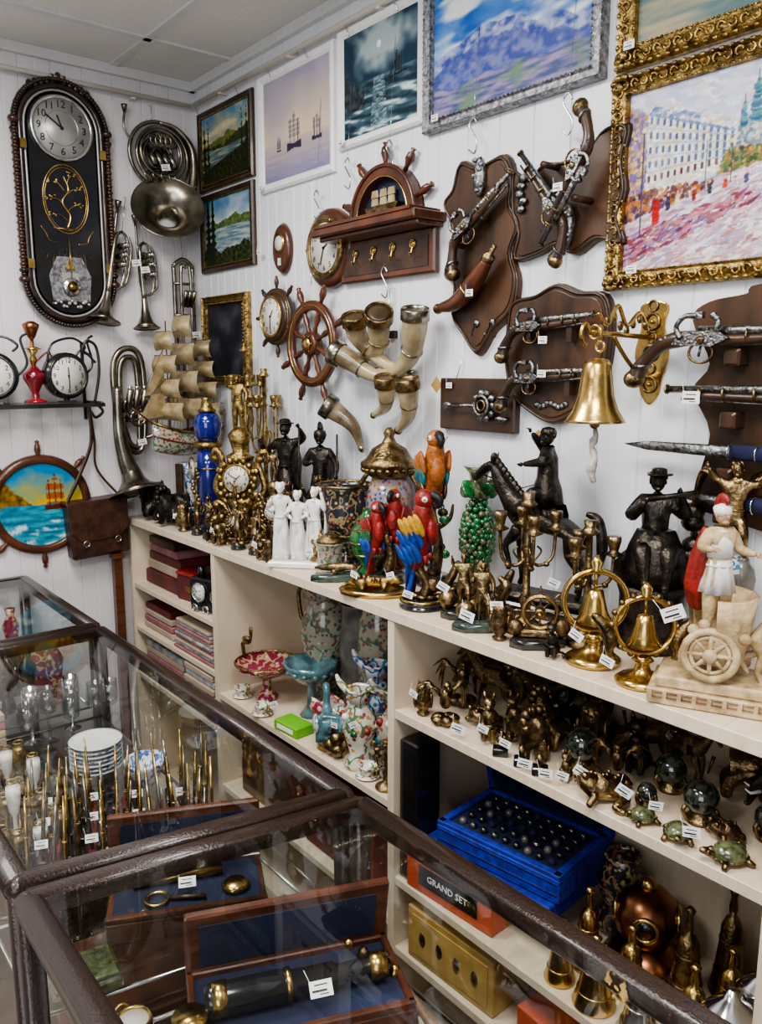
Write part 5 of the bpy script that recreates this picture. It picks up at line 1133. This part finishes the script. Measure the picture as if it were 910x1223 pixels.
one("bronze_elephant_figurine",SH(1.33,1.24,Z2,210,1.0),elephant,BRONZE2);one("bronze_lion_figurine",SH(1.33,1.10,Z2,190,1.3),lion,BRONZE2);one("bronze_elephant_figurine",SH(1.33,.96,Z2,200,1.0),elephant,BRONZE)
one("bronze_lion_figurine",SH(1.33,.84,Z2,20,1.2),lion,BRONZE2);one("bronze_elephant_figurine",SH(1.34,.64,Z2,30,.95),elephant,BRONZE2)
one("brass_frog_figurine",SH(1.15,.80,Z2,-130,1.15),frog,ABRASS);one("brass_turtle_figurine",SH(1.14,.65,Z2,-60,.65),turtle,ABRASS,JADE);one("brass_turtle_figurine",SH(1.145,.565,Z2,-120,.75),turtle,ABRASS,JADE);one("jade_turtle_figurine",SH(1.14,.715,Z2,-120,.6),turtle,ABRASS,JADE)
one("brass_owl_figurine",SH(1.14,1.27,Z2,50,.8),owl,ABRASS);one("bronze_horse_figurine",SH(1.27,1.18,Z2,200,.14),horse,BRONZE2)
one("brass_frog_figurine",SH(1.21,1.15,Z2,-100,.9),frog,ABRASS);one("brass_fox_figurine",SH(1.22,1.07,Z2,10,.95),cat,ABRASS)
one("bronze_eagle_figurine",SH(1.24,1.25,Z2,50,1.1),eagle,BRONZE2);one("brass_lion_figurine",SH(1.25,1.0,Z2,160,.95),lion,ABRASS);one("brass_owl_figurine",SH(1.27,.92,Z2,30,1.2),owl,BRONZE2)
one("bronze_cat_figurine",SH(1.28,.82,Z2,20,1.2),cat,BRONZE);one("bronze_horse_figurine",SH(1.31,.74,Z2,-20,.13),horse,BRONZE2);one("brass_eagle_figurine",SH(1.20,.81,Z2,30,.9),eagle,BRONZE2);one("bronze_elephant_figurine",SH(1.33,.54,Z2,210,.9),elephant,BRONZE)
one("brass_frog_figurine",SH(1.2,.60,Z2,-120,.7),frog,BRONZE2);one("brass_owl_figurine",SH(1.17,.96,Z2,30,.6),owl,ABRASS);one("brass_cat_figurine",SH(1.15,.885,Z2,30,.6),cat,ABRASS)
for X,Y in((1.13,1.03),(1.13,.93),(1.13,.975)):
    b=B();b.box((0,0,.008),(.03,.024,.016),BLACK,bev=.002);b.lathe([(.008,.016),(.005,.022),(.009,.03),(.003,.04)],ABRASS,10);b.done("brass_miniature_on_block",SH(X,Y,Z2,40))
# ---------------------------------------------------------------- bottom right bay
b=B();b.box((0,0,.042),(.25,.16,.084),ORBOX,bev=.003);b.box((0,-.081,.045),(.17,.002,.045),BLACK);b.text("GRAND SET",.022,TAG,TR(0,-.0825,.045)@RX(90));b.done("orange_cardboard_box",SH(1.20,1.17,ZB,4))
b=B();b.box((0,0,.065),(.26,.12,.13),YEBOX,bev=.003);b.box((0,-.061,.065),(.23,.003,.10),YEBOX,bev=.001)
for k in range(4): b.sph((-.08+k*.053,-.063,.065),(.010,.004,.018),BRONZE2)
b.done("yellow_wooden_box",SH(1.18,1.16,.26,2))
b=B();b.box((0,0,.04),(.22,.14,.08),ORBOX,bev=.003);b.box((0,-.0705,.04),(.15,.002,.04),KRAFT);b.done("orange_cardboard_box",SH(1.19,.85,.26,-3))
ZV=ZB+.086
b=B();b.box((0,0,.02),(.36,.26,.04),VELV,bev=.003);b.box((0,-.1308,.02),(.35,.002,.003),CHROME);b.done("blue_velvet_case_closed",SH(1.262,1.10,ZV,6,.95))
b=B()
b.box((0,0,.028),(.33,.22,.056),VELV,bev=.003);b.box((0,0,.0565),(.29,.18,.002),VELVD)
for sx,sy,w,d in((0,-.1,.33,.018),(0,.1,.33,.018),(-.155,0,.018,.22),(.155,0,.018,.22)): b.box((sx,sy,.061),(w,d,.010),VELV,bev=.002)
b.box((0,-.1106,.045),(.32,.0015,.002),CHROME);b.box((0,-.1106,.02),(.32,.0015,.002),CHROME)
for i in range(9):
    for j in range(5):
        m=(STONEG,MARBB,VELVD,BLACK,SILVER,GREYV)[rnd.randrange(6)]
        b.sph((-.12+i*.030,-.068+j*.034,.062),.0095,m,10,7)
b.push(TR(0,.115,.06)@RX(14));b.box((0,.0,.07),(.34,.02,.15),VELV,bev=.003);b.box((0,-.0105,.07),(.30,.002,.12),VELVD);b.pop()
b.done("blue_velvet_marble_case",SH(1.255,1.075,ZV+.04,8,.93))
b=B();b.box((0,0,.17),(.06,.07,.34),BLACK,bev=.004);b.box((0,-.0355,.17),(.045,.002,.31),BLACK);b.box((0,-.036,.22),(.025,.002,.05),SILVER);b.done("black_presentation_box",SH(1.155,1.295,ZB,0))
b=B();b.lathe([(.06,0),(.066,.01),(.05,.03),(.035,.045)],COPPER,24);b.sph((0,0,.085),(.05,.05,.052),COPPER,22,14)
for a in(-90,0,180,90): b.push(TR(0,0,.09)@RZ(a)@RY(90));b.tor((0,0,.047),.018,.004,BRASS,seg=20);b.lathe([(.016,.046),(.016,.049)],BLACK,18);b.pop()
b.lathe([(.01,.13),(.014,.14),(.006,.15)],BRASS,14)
for k in range(12): a=k*pi/6;b.sph((.058*math.cos(a),.058*math.sin(a),.016),.005,BRASS,6,4)
b.done("copper_diving_helmet",SH(1.31,.80,ZB,30,1.25))
def handbell(name,M,m=BRASS,h=.11,r=.045):
    b=B();b.lathe([(r,0),(r*1.02,.004),(r*.8,h*.18),(r*.62,h*.45),(r*.55,h*.62),(r*.35,h*.7),(.006,h*.72),(.008,h*.8),(.005,h*.9),(.010,h*.96),(.004,h)],m,28);b.tor((0,0,h*.2),r*.78,.002,m,seg=28,s2=5);b.tor((0,0,h*.5),r*.6,.0018,m,seg=24,s2=5);return b.done(name,M)
for X,Y,m,h,r in ((1.15,.88,BRASS,.13,.030),(1.15,.80,BRASS,.14,.040),(1.15,.705,CHROME,.12,.040),(1.22,.87,BRASS,.17,.032),(1.225,.775,BRASS,.14,.032),(1.21,.64,BRASS,.15,.034),(1.29,.70,ABRASS,.19,.036),(1.14,.625,BRASS,.10,.030),(1.30,.62,BRASS,.15,.034),(1.37,.66,ABRASS,.22,.034)): handbell("silver_hand_bell" if m is CHROME else "brass_hand_bell",SH(X,Y,ZB,0),m,h,r)
def stein(M):
    b=B();b.lathe([(.04,0),(.042,.01),(.036,.02),(.034,.11),(.038,.12)],FLORB,26);b.lathe([(.038,.12),(.04,.126),(.03,.14),(.012,.155),(.006,.17)],CHROME,24);b.tube(cr([(.036,0,.11),(.065,0,.10),(.065,0,.05),(.036,0,.03)],5),.006,PORC,8)
    for z in(.02,.065,.11): b.tor((0,0,z),.036,.003,(REDM,GOLD,REDM)[int(z*20)%3],seg=24,s2=6)
    for k in range(8): a=k*.785;b.sph((.036*math.cos(a),.036*math.sin(a),.045),(.008,.008,.012),(TERRA,PORC)[k%2],7,5)
    b.done("beer_stein",M)
stein(SH(1.15,.545,ZB,-60,1.15));stein(SH(1.25,.54,ZB,-60,1.1))
b=B();b.lathe(vz([(.045,0),(.048,.02),(.03,.04),(.04,.07),(.05,.10),(.03,.13),(.035,.15)]),DPAT,24);b.done("cloisonne_vase",SH(1.37,.90,ZB,0,1.1))
# ---------------------------------------------------------------- middle bay
Z3=.62
b=B();b.lathe(vz([(.05,0),(.052,.012),(.035,.03),(.04,.06),(.06,.12),(.068,.2),(.05,.26),(.038,.28),(.05,.31),(.07,.335)]),PASTEL,30)
b.tor((0,0,.335),.069,.004,DPAT)
for s_ in(-1,1): b.tube(cr([(s_*.045,0,.3),(s_*.085,0,.29),(s_*.08,0,.22),(s_*.06,0,.2)],5),.006,ABRASS,8)
b.done("tall_porcelain_vase",SH(1.34,1.93,Z3,20,1.12))
b=B();b.lathe(vz([(.035,0),(.045,.05),(.052,.15),(.048,.25),(.030,.30),(.036,.34)]),PASTEL,26);b.done("tall_porcelain_vase",SH(1.36,1.70,Z3,0,1.18))
b=B();b.lathe(vz([(.05,0),(.055,.08),(.06,.2),(.05,.28),(.05,.33),(.056,.34)]),GREYV,26);b.done("grey_vase",SH(1.365,1.80,Z3,0,.95))
b=B();b.lathe([(.03,0),(.032,.01),(.012,.03),(.012,.06),(.04,.075),(.085,.10),(.09,.112),(.08,.104),(.03,.085)],PINKP,32,I4,1,1,.04,10);b.tor((0,0,.112),.089,.003,GOLD)
b.tube(cr([(-.08,0,.11),(-.085,0,.15),(-.06,0,.16),(-.05,0,.2)],5),[.004,.007,.006,.002],ABRASS,6);b.sph((-.07,0,.165),(.018,.008,.010),ABRASS,8,6);b.sph((-.055,0,.19),(.006,.004,.018),ABRASS,8,6);b.done("crimson_footed_bowl",SH(1.20,2.04,Z3,20,1.05))
b=B();b.lathe([(.035,0),(.012,.03),(.012,.09),(.05,.11),(.075,.145),(.078,.16),(.066,.15),(.03,.12)],TURQ,30,I4,1,1,.04,12)
for k in range(14): a=k*.45;b.sph((.066*math.cos(a),.066*math.sin(a),.135),(.010,.010,.008),TURQ,8,5)
b.done("turquoise_glass_bowl",SH(1.24,1.86,Z3,0,1.0))
b=B();b.box((0,0,.014),(.10,.06,.028),LIME,bev=.002);b.box((0,-.0305,.014),(.07,.001,.012),TAG);b.done("lime_cardboard_box",SH(1.14,1.80,Z3,5))
def ladyvase(name,M,m):
    b=B();b.lathe(vz([(.035,0),(.038,.01),(.022,.03),(.03,.06),(.04,.09),(.036,.12),(.02,.145),(.018,.165),(.03,.185)],.03,.002),m,24,I4,1,1,.05,6)
    b.tube(cr([(.035,0,.09),(.07,0,.12),(.06,0,.17),(.025,0,.18)],5),.005,GOLD,8);b.tube(cr([(-.02,0,.17),(-.045,0,.19),(-.055,0,.21)],4),[.01,.008,.003],m,8)
    for k in range(14): a=k*.8;b.sph((.036*math.cos(a),.036*math.sin(a),.06+.005*k),(.010,.008,.009),(GOLD,GREENG,REDM,PORC,TEALP)[k%5],8,5)
    return b.done(name,M)
ladyvase("ornate_porcelain_ewer",SH(1.16,1.53,Z3,30,1.1),FLOR);ladyvase("ornate_porcelain_ewer",SH(1.20,1.43,Z3,60,1.2),PASTEL);ladyvase("ornate_porcelain_ewer",SH(1.27,1.60,Z3,30,1.2),FLORB);ladyvase("ornate_porcelain_ewer",SH(1.29,1.48,Z3,10,1.4),DPAT)
def swan(M,m,m2):
    b=B();b.skin([(0,0,.05,(.035,.03)),(.04,0,.055,.022),(.06,0,.08,.010),(.055,0,.11,.009),(.065,0,.13,.011),(.085,0,.125,.004),(-.045,0,.065,.012),(-.07,0,.085,.004)],[(0,1),(1,2),(2,3),(3,4),(4,5),(0,6),(6,7)],m,1);b.lathe([(.03,0),(.028,.02)],GOLD,18)
    for s_ in(-1,1): b.sph((0,0,0),(.045,.008,.024),m2,12,8,TR(-.01,s_*.032,.065)@RY(20))
    b.done("porcelain_swan_dish",M)
swan(SH(1.16,1.66,Z3,150,1.1),TURQ,FLORB);swan(SH(1.22,1.73,Z3,20,1.),FLOR,PINKP)
b=B();b.lathe(vz([(.05,0),(.052,.05),(.04,.07),(.048,.12),(.02,.15)],.03,.002),DPAT,20);b.done("cloisonne_jar",SH(1.365,1.57,Z3,0,1.2))
b=B();b.lathe(vz([(.03,0),(.04,.05),(.03,.10),(.015,.14),(.02,.16)],.03,.002),COBALT,20);b.tor((0,0,.06),.04,.003,GOLD);b.done("cobalt_vase",SH(1.37,1.42,Z3,0,1.3))
candel("brass_candelabra",SH(1.14,1.40,Z3,0,.6),.2,3,.04,ABRASS)
b=B();rock(b,(0,0,.03),(.05,.04,.03),ABRASS,7);b.sph((0,-.02,.06),(.02,.02,.022),ABRASS);b.tube(cr([(.02,0,.03),(.06,-.01,.02),(.07,-.03,.04)],5),[.010,.007,.003],ABRASS,6);b.done("brass_shell_ornament",SH(1.15,1.60,Z3,30,.9))
for X,Y in((1.13,1.95),(1.14,1.47),(1.15,2.10)):
    b=B();b.lathe([(.018,0),(.020,.01),(.032,.03),(.036,.045),(.032,.044),(.02,.02)],FLOR,22);b.tor((0,0,0),.012,.003,GOLD,M=TR(.04,0,.03)@RX(90),seg=14,s2=6);b.lathe([(.03,0),(.045,.006),(.044,.008)],FLOR,22);b.done("porcelain_teacup",SH(X,Y,Z3,0,.7))
for (X,Y,w,d,h,m) in((1.25,1.95,.3,.22,.16,WOODR),(1.25,1.6,.3,.22,.2,MAROON)):
    b=B();b.box((0,0,h/2),(w,d,h),m,bev=.004);b.box((0,-d/2-.001,h*.5),(w*.8,.002,h*.6),WOODD);b.done("wooden_storage_box",SH(X,Y,.32,0))
# ---------------------------------------------------------------- left bay
b=B()
for i,(z0,h,m,w,d) in enumerate(((.841,.05,MAROON,.26,.2),(.892,.035,KRAFT,.24,.2),(.928,.03,MAROON,.25,.18),(.959,.025,PINKF,.22,.2),(.985,.03,WOODD,.2,.18))): b.box((1.25+.01*(i%2),2.66+.012*math.sin(i*2),z0+h/2),(d,w,h),m,bev=.004)
for i in range(4): b.box((1.23,2.66,.681+.024*i+.011),(.2,.24-.01*i,.022),(KRAFT,PINKF,KRAFT,MAROON)[i],bev=.004)
b.done("stacked_gift_boxes")
b=B();b.box((0,0,.04),(.12,.06,.08),MAROON,bev=.004);b.box((0,0,.085),(.125,.065,.012),REDM,bev=.003);b.box((0,-.031,.04),(.03,.004,.02),BRASS);b.done("red_jewellery_box",SH(1.18,2.45,.84,10,1.05))
b=B();b.box((0,0,.06),(.15,.06,.10),BLACK,bev=.006);clockface(b,.03,TR(-.03,-.031,.065)@RX(90),DIAL,CHROME);clockface(b,.022,TR(.045,-.031,.06)@RX(90),SDIAL,CHROME);b.cyl((-.05,0,.11),(-.05,0,.14),.012,BLACK);b.cyl((.03,0,.11),(.03,0,.13),.016,BLACK)
for x in(-.05,0,.05): b.push(TR(x,-.034,.012)@RX(90));b.tor((0,0,0),.012,.003,CHROME,seg=16);b.pop()
b.done("black_locomotive_clock",SH(1.16,2.29,.84,15,1.0))
b=B()
for i in range(9): b.box((1.22+.004*(i%2),2.36,.681+.012*i+.005),(.21,.28-.006*i,.010),(PINKF,PLAST,KRAFT)[i%3],bev=.002)
b.done("folded_fabric_stack")
b=B()
for i in range(7): b.box((1.20+.006*(i%2),2.32,.501+.022*i+.010),(.18,.22-.004*i,.020),(KRAFT,PLAST)[i%2],bev=.003)
for i in range(6): b.box((1.22,2.62,.501+.022*i+.010),(.18,.3,.020),(PINKF,KRAFT,PLAST)[i%3],bev=.003)
b.done("stacked_packets")
# ---------------------------------------------------------------- case contents (front)
ZS=.684
b=B();b.box((0,0,.025),(.30,.15,.05),WOODR,bev=.003);b.box((0,0,.0505),(.28,.13,.002),NAVYL)
for sy in(-1,1): b.box((0,sy*.07,.055),(.30,.010,.012),WOODR,bev=.002)
for sx in(-1,1): b.box((sx*.145,0,.055),(.010,.15,.012),WOODR,bev=.002)
b.push(TR(0,.078,.055)@RX(12));b.box((0,0,.055),(.30,.014,.11),WOODR,bev=.003);b.box((0,-.008,.055),(.26,.002,.075),NAVYL);b.pop()
b.push(TR(0,-.01,.075)@RY(90));b.lathe([(.020,-.13),(.022,-.12),(.022,-.02),(.018,-.018),(.018,.05),(.014,.052),(.014,.11),(.018,.12),(.018,.125)],BLACK,20);b.lathe([(.023,-.12),(.023,-.10)],BRASS,20);b.lathe([(.019,.10),(.019,.125)],BRASS,20);b.lathe([(.0225,-.02),(.0225,-.012)],BRASS,20);b.pop()
tagb(b,TR(.02,-.06,.10)@RX(40),1.2);b.done("boxed_brass_telescope",TR(.55,.87,ZS)@RZ(-22))
b=B();b.box((0,0,.02),(.26,.14,.04),WOODR,bev=.003);b.box((0,0,.041),(.24,.12,.002),NAVYL)
for sy in(-1,1): b.box((0,sy*.065,.045),(.26,.010,.010),WOODR,bev=.002)
b.push(TR(0,.075,.04)@RX(8));b.box((0,0,.06),(.26,.012,.12),WOODR,bev=.003);b.box((0,-.007,.06),(.22,.002,.085),NAVYL);b.pop()
b.tube([(-.09,.02,.052),(.06,.025,.052)],[.012,.009],BRASS,12);b.lathe([(.022,0),(.024,.006),(.018,.012),(.006,.014)],BRASS,20,TR(.08,-.02,.042));b.tor((-.05,-.03,.048),.018,.003,BRASS);b.tube([(-.03,-.03,.048),(.03,-.04,.048)],.004,WOODD,8)
tagb(b,TR(.0,-.02,.065)@RX(30),1.1);b.done("blue_lined_wooden_box",TR(.54,1.20,ZS)@RZ(-25))
b=B();b.lathe([(.03,0),(.032,.006),(.028,.016),(.026,.03),(.022,.034)],BRASS,26);b.lathe([(.024,.031),(.024,.0345)],DIAL,24);b.tor((0,0,.035),.024,.003,BRASS);b.tor((0,0,0),.010,.002,BRASS,M=TR(0,.04,.02)@RX(60),seg=14);b.done("brass_compass",TR(.355,.985,ZS))
b=B();b.lathe([(.028,0),(.03,.01),(.018,.02),(.014,.05),(.022,.06),(.024,.075)],BRASS,22);b.done("brass_spyglass",TR(.40,.90,ZS))
b=B();b.sph((0,0,.035),.034,GREYV,22,14);b.lathe([(.02,0),(.018,.006)],BRASS,16);b.done("stone_globe_paperweight",TR(.45,.80,ZS))
b=B()
for k in range(5):
    b.push(TR(-.05+.025*k,.01*k,.012)@RZ(20*k)@RY(90));b.lathe([(.006,-.06),(.010,-.05),(.006,0),(.009,.05),(.004,.06)],(LEATH,TERRA,COPPER)[k%3],10);b.pop()
b.done("smoking_pipes",TR(.64,.72,ZS))
b=B()
for i in range(18):
    x=-.15+.055*(i%6);y=-.09+.07*(i//6)+.01*math.sin(i*3);h=rnd.uniform(.03,.09)
    b.lathe([(.014,0),(.016,.006),(.006,.015),(.012,h*.6),(.015,h*.9),(.006,h)],(BRASS,CHROME,COPPER,ABRASS,BLACK)[i%5],14,TR(x,y,0))
    if i%4==0: tagb(b,TR(x,y-.02,h+.01)@RX(50),1.0)
b.done("brass_desk_trinkets",TR(.46,.60,ZS))
b=B()
for i in range(9):
    x=-.12+.03*i;y=.01*math.sin(i*2)
    b.lathe([(.011,0),(.012,.005),(.005,.012),(.008,.03),(.011,.045),(.008,.06),(.003,.066)],(ABRASS,SILVER,BRASS)[i%3],12,TR(x,y,0))
    if i%3==1: tagb(b,TR(x,y-.02,.03)@RX(45),1.)
b.done("chess_piece_row",TR(.66,.93,ZS)@RZ(-80))
b=B()
for i in range(7): b.lathe([(.03,.010*i),(.055,.010*i+.008),(.06,.010*i+.013),(.055,.010*i+.012),(.02,.010*i+.006)],FLORB if i%2 else PORC,28)
b.done("blue_and_white_plates",TR(.60,1.80,ZS))
b=B();b.lathe([(.02,0),(.03,.02),(.045,.05),(.046,.06),(.042,.058),(.03,.02)],FLORB,24);b.done("porcelain_teacup",TR(.66,1.66,ZS))
b=B()
for r_ in range(3):
    for i in range(16):
        x=-.16+.022*i;y=.04*math.sin(i*1.7)+.08*r_;b.box((x,y,.012),(.016,.05,.02),(BLACK,WOODK,MAROON)[i%3],bev=.002)
        b.tube([(x,y,.02),(x+.006*math.sin(i),y+.015,.09),(x+.01*math.sin(i),y+.03,.15+.02*math.sin(i*3))],[.0035,.004,.0015],(BRASS,GOLD,SILVER)[(i+r_)%3],8);b.tor((0,0,0),.0045,.001,GOLD,M=TR(x,y+.012,.08),seg=10,s2=4)
        if i%4==1: tagb(b,TR(x,y-.01,.05)@RX(60),.9)
b.done("gold_pens_on_stands",TR(.50,1.40,ZS)@RZ(-20))
b=B()
for i in range(26):
    x=-.07+.035*(i%5)+rnd.uniform(-.008,.008);y=-.16+.06*(i//5)+rnd.uniform(-.01,.01);h=rnd.uniform(.05,.13)
    b.lathe([(.012,0),(.013,.004),(.004,.01),(.004,h*.5),(.010,h*.6),(.014,h*.85),(.013,h)],(GOLD,BRASS,ABRASS,PORC)[i%4],12,TR(x,y,0))
    b.tor((x,y,h+.01),.010,.002,GOLD,seg=12,s2=5)
b.done("gilt_trophy_goblets",TR(.36,1.68,ZS))
b=B()
for i in range(7): b.box((0,.0,.010+.019*i),(.08,.10,.018),(KRAFT,CREAM,PINKF)[i%3],bev=.002)
b.done("stacked_postcards",TR(.40,1.98,ZS))
b=B()
for i in range(9):
    x=-.14+.035*i;y=.06*math.sin(i*2.3);b.lathe([(.022,0),(.004,.008),(.004,.07),(.018,.08),(.022,.10),(.020,.14),(.019,.14),(.018,.09),(.003,.075)],CGLASS if i%3 else CHROME,14,TR(x,y,0))
b.done("crystal_goblets",TR(.56,2.0,ZS))
b=B()
for i in range(12):
    x=-.17+.03*i;b.box((x,.02*math.sin(i*2.),.02),(.016,.012,.04),(GOLD,BLACK,CHROME,MAROON)[i%4],bev=.002);b.sph((x,.02*math.sin(i*2.),.048),(.009,.007,.010),(CHROME,GOLD)[i%2],8,6)
b.done("souvenir_figurine_row",TR(.50,1.31,ZS)@RZ(-20))
b=B()
for i in range(24):
    x=-.17+.065*(i%6)+rnd.uniform(-.01,.01);y=-.22+.13*(i//6)+rnd.uniform(-.01,.01);h=rnd.uniform(.08,.2)
    b.lathe([(.024,0),(.026,.01),(.016,h*.3),(.025,h*.7),(.012,h*.85),(.016,h)],(CHROME,FLORB,PORC,ABRASS,SILVER,PINKP)[i%6],16,TR(x,y,0))
b.done("tea_service_vessels",TR(.50,2.48,ZS))
for nm,X,Y,w,d,h,m in(("wooden_chest",.5,1.35,.3,.25,.12,WOODR),("wooden_chest",.48,1.75,.3,.3,.12,WOODK),("map_case",.5,.7,.35,.3,.16,WOODR),("green_marble_tile_box",.34,1.14,.10,.08,.02,JADE)):
    b=B();b.box((0,0,h/2),(w,d,h),m,bev=.004);b.box((0,0,h+.004),(w*.9,d*.9,.008),m,bev=.002);b.box((0,-d/2,h*.6),(.03,.006,.02),BRASS);b.done(nm,TR(X,Y,.384 if "tile" not in nm else ZS)@RZ(-8))
b=B()
for i in range(16):
    x=-.12+.08*(i%4);y=-.15+.1*(i//4);h=rnd.uniform(.03,.12)
    b.lathe([(.03,0),(.032,.008),(.012,.015),(.02,h*.6),(.026,h*.9),(.01,h)],(BRASS,CHROME,COPPER,SILVER,BLACK)[i%5],14,TR(x,y,0))
b.done("brass_nautical_trinkets",TR(.50,2.35,.384))
b=B()
for i in range(14):
    x=-.16+.055*(i%7);y=-.03+.07*(i//7);h=rnd.uniform(.04,.12)
    b.lathe([(.02,0),(.022,.008),(.010,.015),(.016,h*.6),(.02,h*.9),(.008,h)],(BRASS,SILVER,COPPER,ABRASS,PORC)[i%5],14,TR(x,y,0))
b.done("brass_nautical_trinkets",TR(.50,1.10,.384)@RZ(-8))
# ---------------------------------------------------------------- price tags
b=B()
for X,Y,Z,s_ in((1.12,1.19,1.16,1.1),(1.12,1.12,1.115,1.4),(1.13,1.05,1.15,1.2),(1.13,.86,1.14,1.1),(1.11,.78,1.12,1.1),(1.11,.665,1.23,1.5),(1.12,1.30,1.12,1),(1.11,1.48,1.13,1),(1.14,1.71,1.14,1),(1.12,1.95,1.12,1),(1.12,2.2,1.12,1.1),(1.12,2.45,1.13,1.1),(1.11,2.55,1.12,1),(1.12,1.36,1.15,1),(1.2,.97,1.2,1),
    (1.11,1.13,.875,1.3),(1.11,1.06,.90,1.),(1.12,1.01,.885,1.),(1.11,.95,.87,1.2),(1.11,.90,.87,1.2),(1.12,.87,.875,1.),(1.12,.83,.90,1.1),(1.12,.74,.90,1.2),(1.11,.61,.89,1.2),(1.12,.68,.90,1),(1.10,.93,.55,1),(1.10,.84,.58,1),(1.10,.70,.56,1.5),(1.10,.62,.53,1.4),(1.10,.78,.56,1.),
    (1.12,1.58,.72,1.),(1.12,1.5,.75,1),(1.12,1.87,.68,1.),(1.12,2.3,.9,1.),(1.12,1.28,.90,1.)):
    tagb(b,TR(X,Y,Z)@RZ(-60+rnd.uniform(-25,20))@RX(90)@RZ(rnd.uniform(-30,30)),s_*.88)
b.done("price_tags")
b=B()
for Y,Z in((1.55,2.19),(.98,1.79),(2.36,2.16),(1.93,2.21),(1.01,2.20),(2.38,1.97)): b.push(RW(Y,Z,WX-.03));tagb(b,I4,.9);b.pop()
for X,Z in((1.27,2.27),(1.15,1.95),(1.14,1.35),(1.18,1.93),(1.36,1.72)): b.push(LW(X,Z,WY-.11));tagb(b,RZ(10),1.2);b.pop()
for Y,Z in((1.56,1.56),(1.22,1.445)): b.push(RW(Y,Z,WX-.004));b.box((0,0,0),(.03,.03,.001),YEBOX,RZ(45));b.pop()
b.done("wall_price_tags")
# ---------------------------------------------------------------- lights, world, camera
def area(name,loc,rot,size,e,col=(1,1,1)):
    l=bpy.data.lights.new(name,'AREA');l.energy=e;l.size=size;l.color=col
    o=bpy.data.objects.new(name,l);o.location=loc;o.rotation_euler=rot;bpy.context.collection.objects.link(o)
area("ceiling_panel_light",(.35,1.7,2.57),(0,0,0),.6,31,(1,.975,.94))
area("ceiling_panel_light",(.25,.2,2.57),(0,0,0),.6,35,(1,.975,.94))
area("ceiling_panel_light",(-.9,1.0,2.57),(0,0,0),.6,24,(1,.975,.94))
area("daylight_window_light",(-1.6,-.8,1.7),(math.radians(88),0,math.radians(-55)),1.6,32,(.92,.96,1))
w=bpy.data.worlds.new("shop_ambient");bpy.context.scene.world=w;w.use_nodes=True
w.node_tree.nodes["Background"].inputs[0].default_value=(.9,.94,1,1);w.node_tree.nodes["Background"].inputs[1].default_value=.27
bpy.context.scene.view_settings.look='AgX - Medium High Contrast'
cd=bpy.data.cameras.new("camera");cam=bpy.data.objects.new("camera",cd);bpy.context.collection.objects.link(cam)
cd.sensor_fit='VERTICAL';cd.sensor_height=36;cd.lens=36*980/1223;cd.clip_start=.02
cam.location=(0,0,1.6);p=math.atan(171/980)
cam.rotation_euler=(pi/2-p,0,-math.radians(38.8));bpy.context.scene.camera=cam
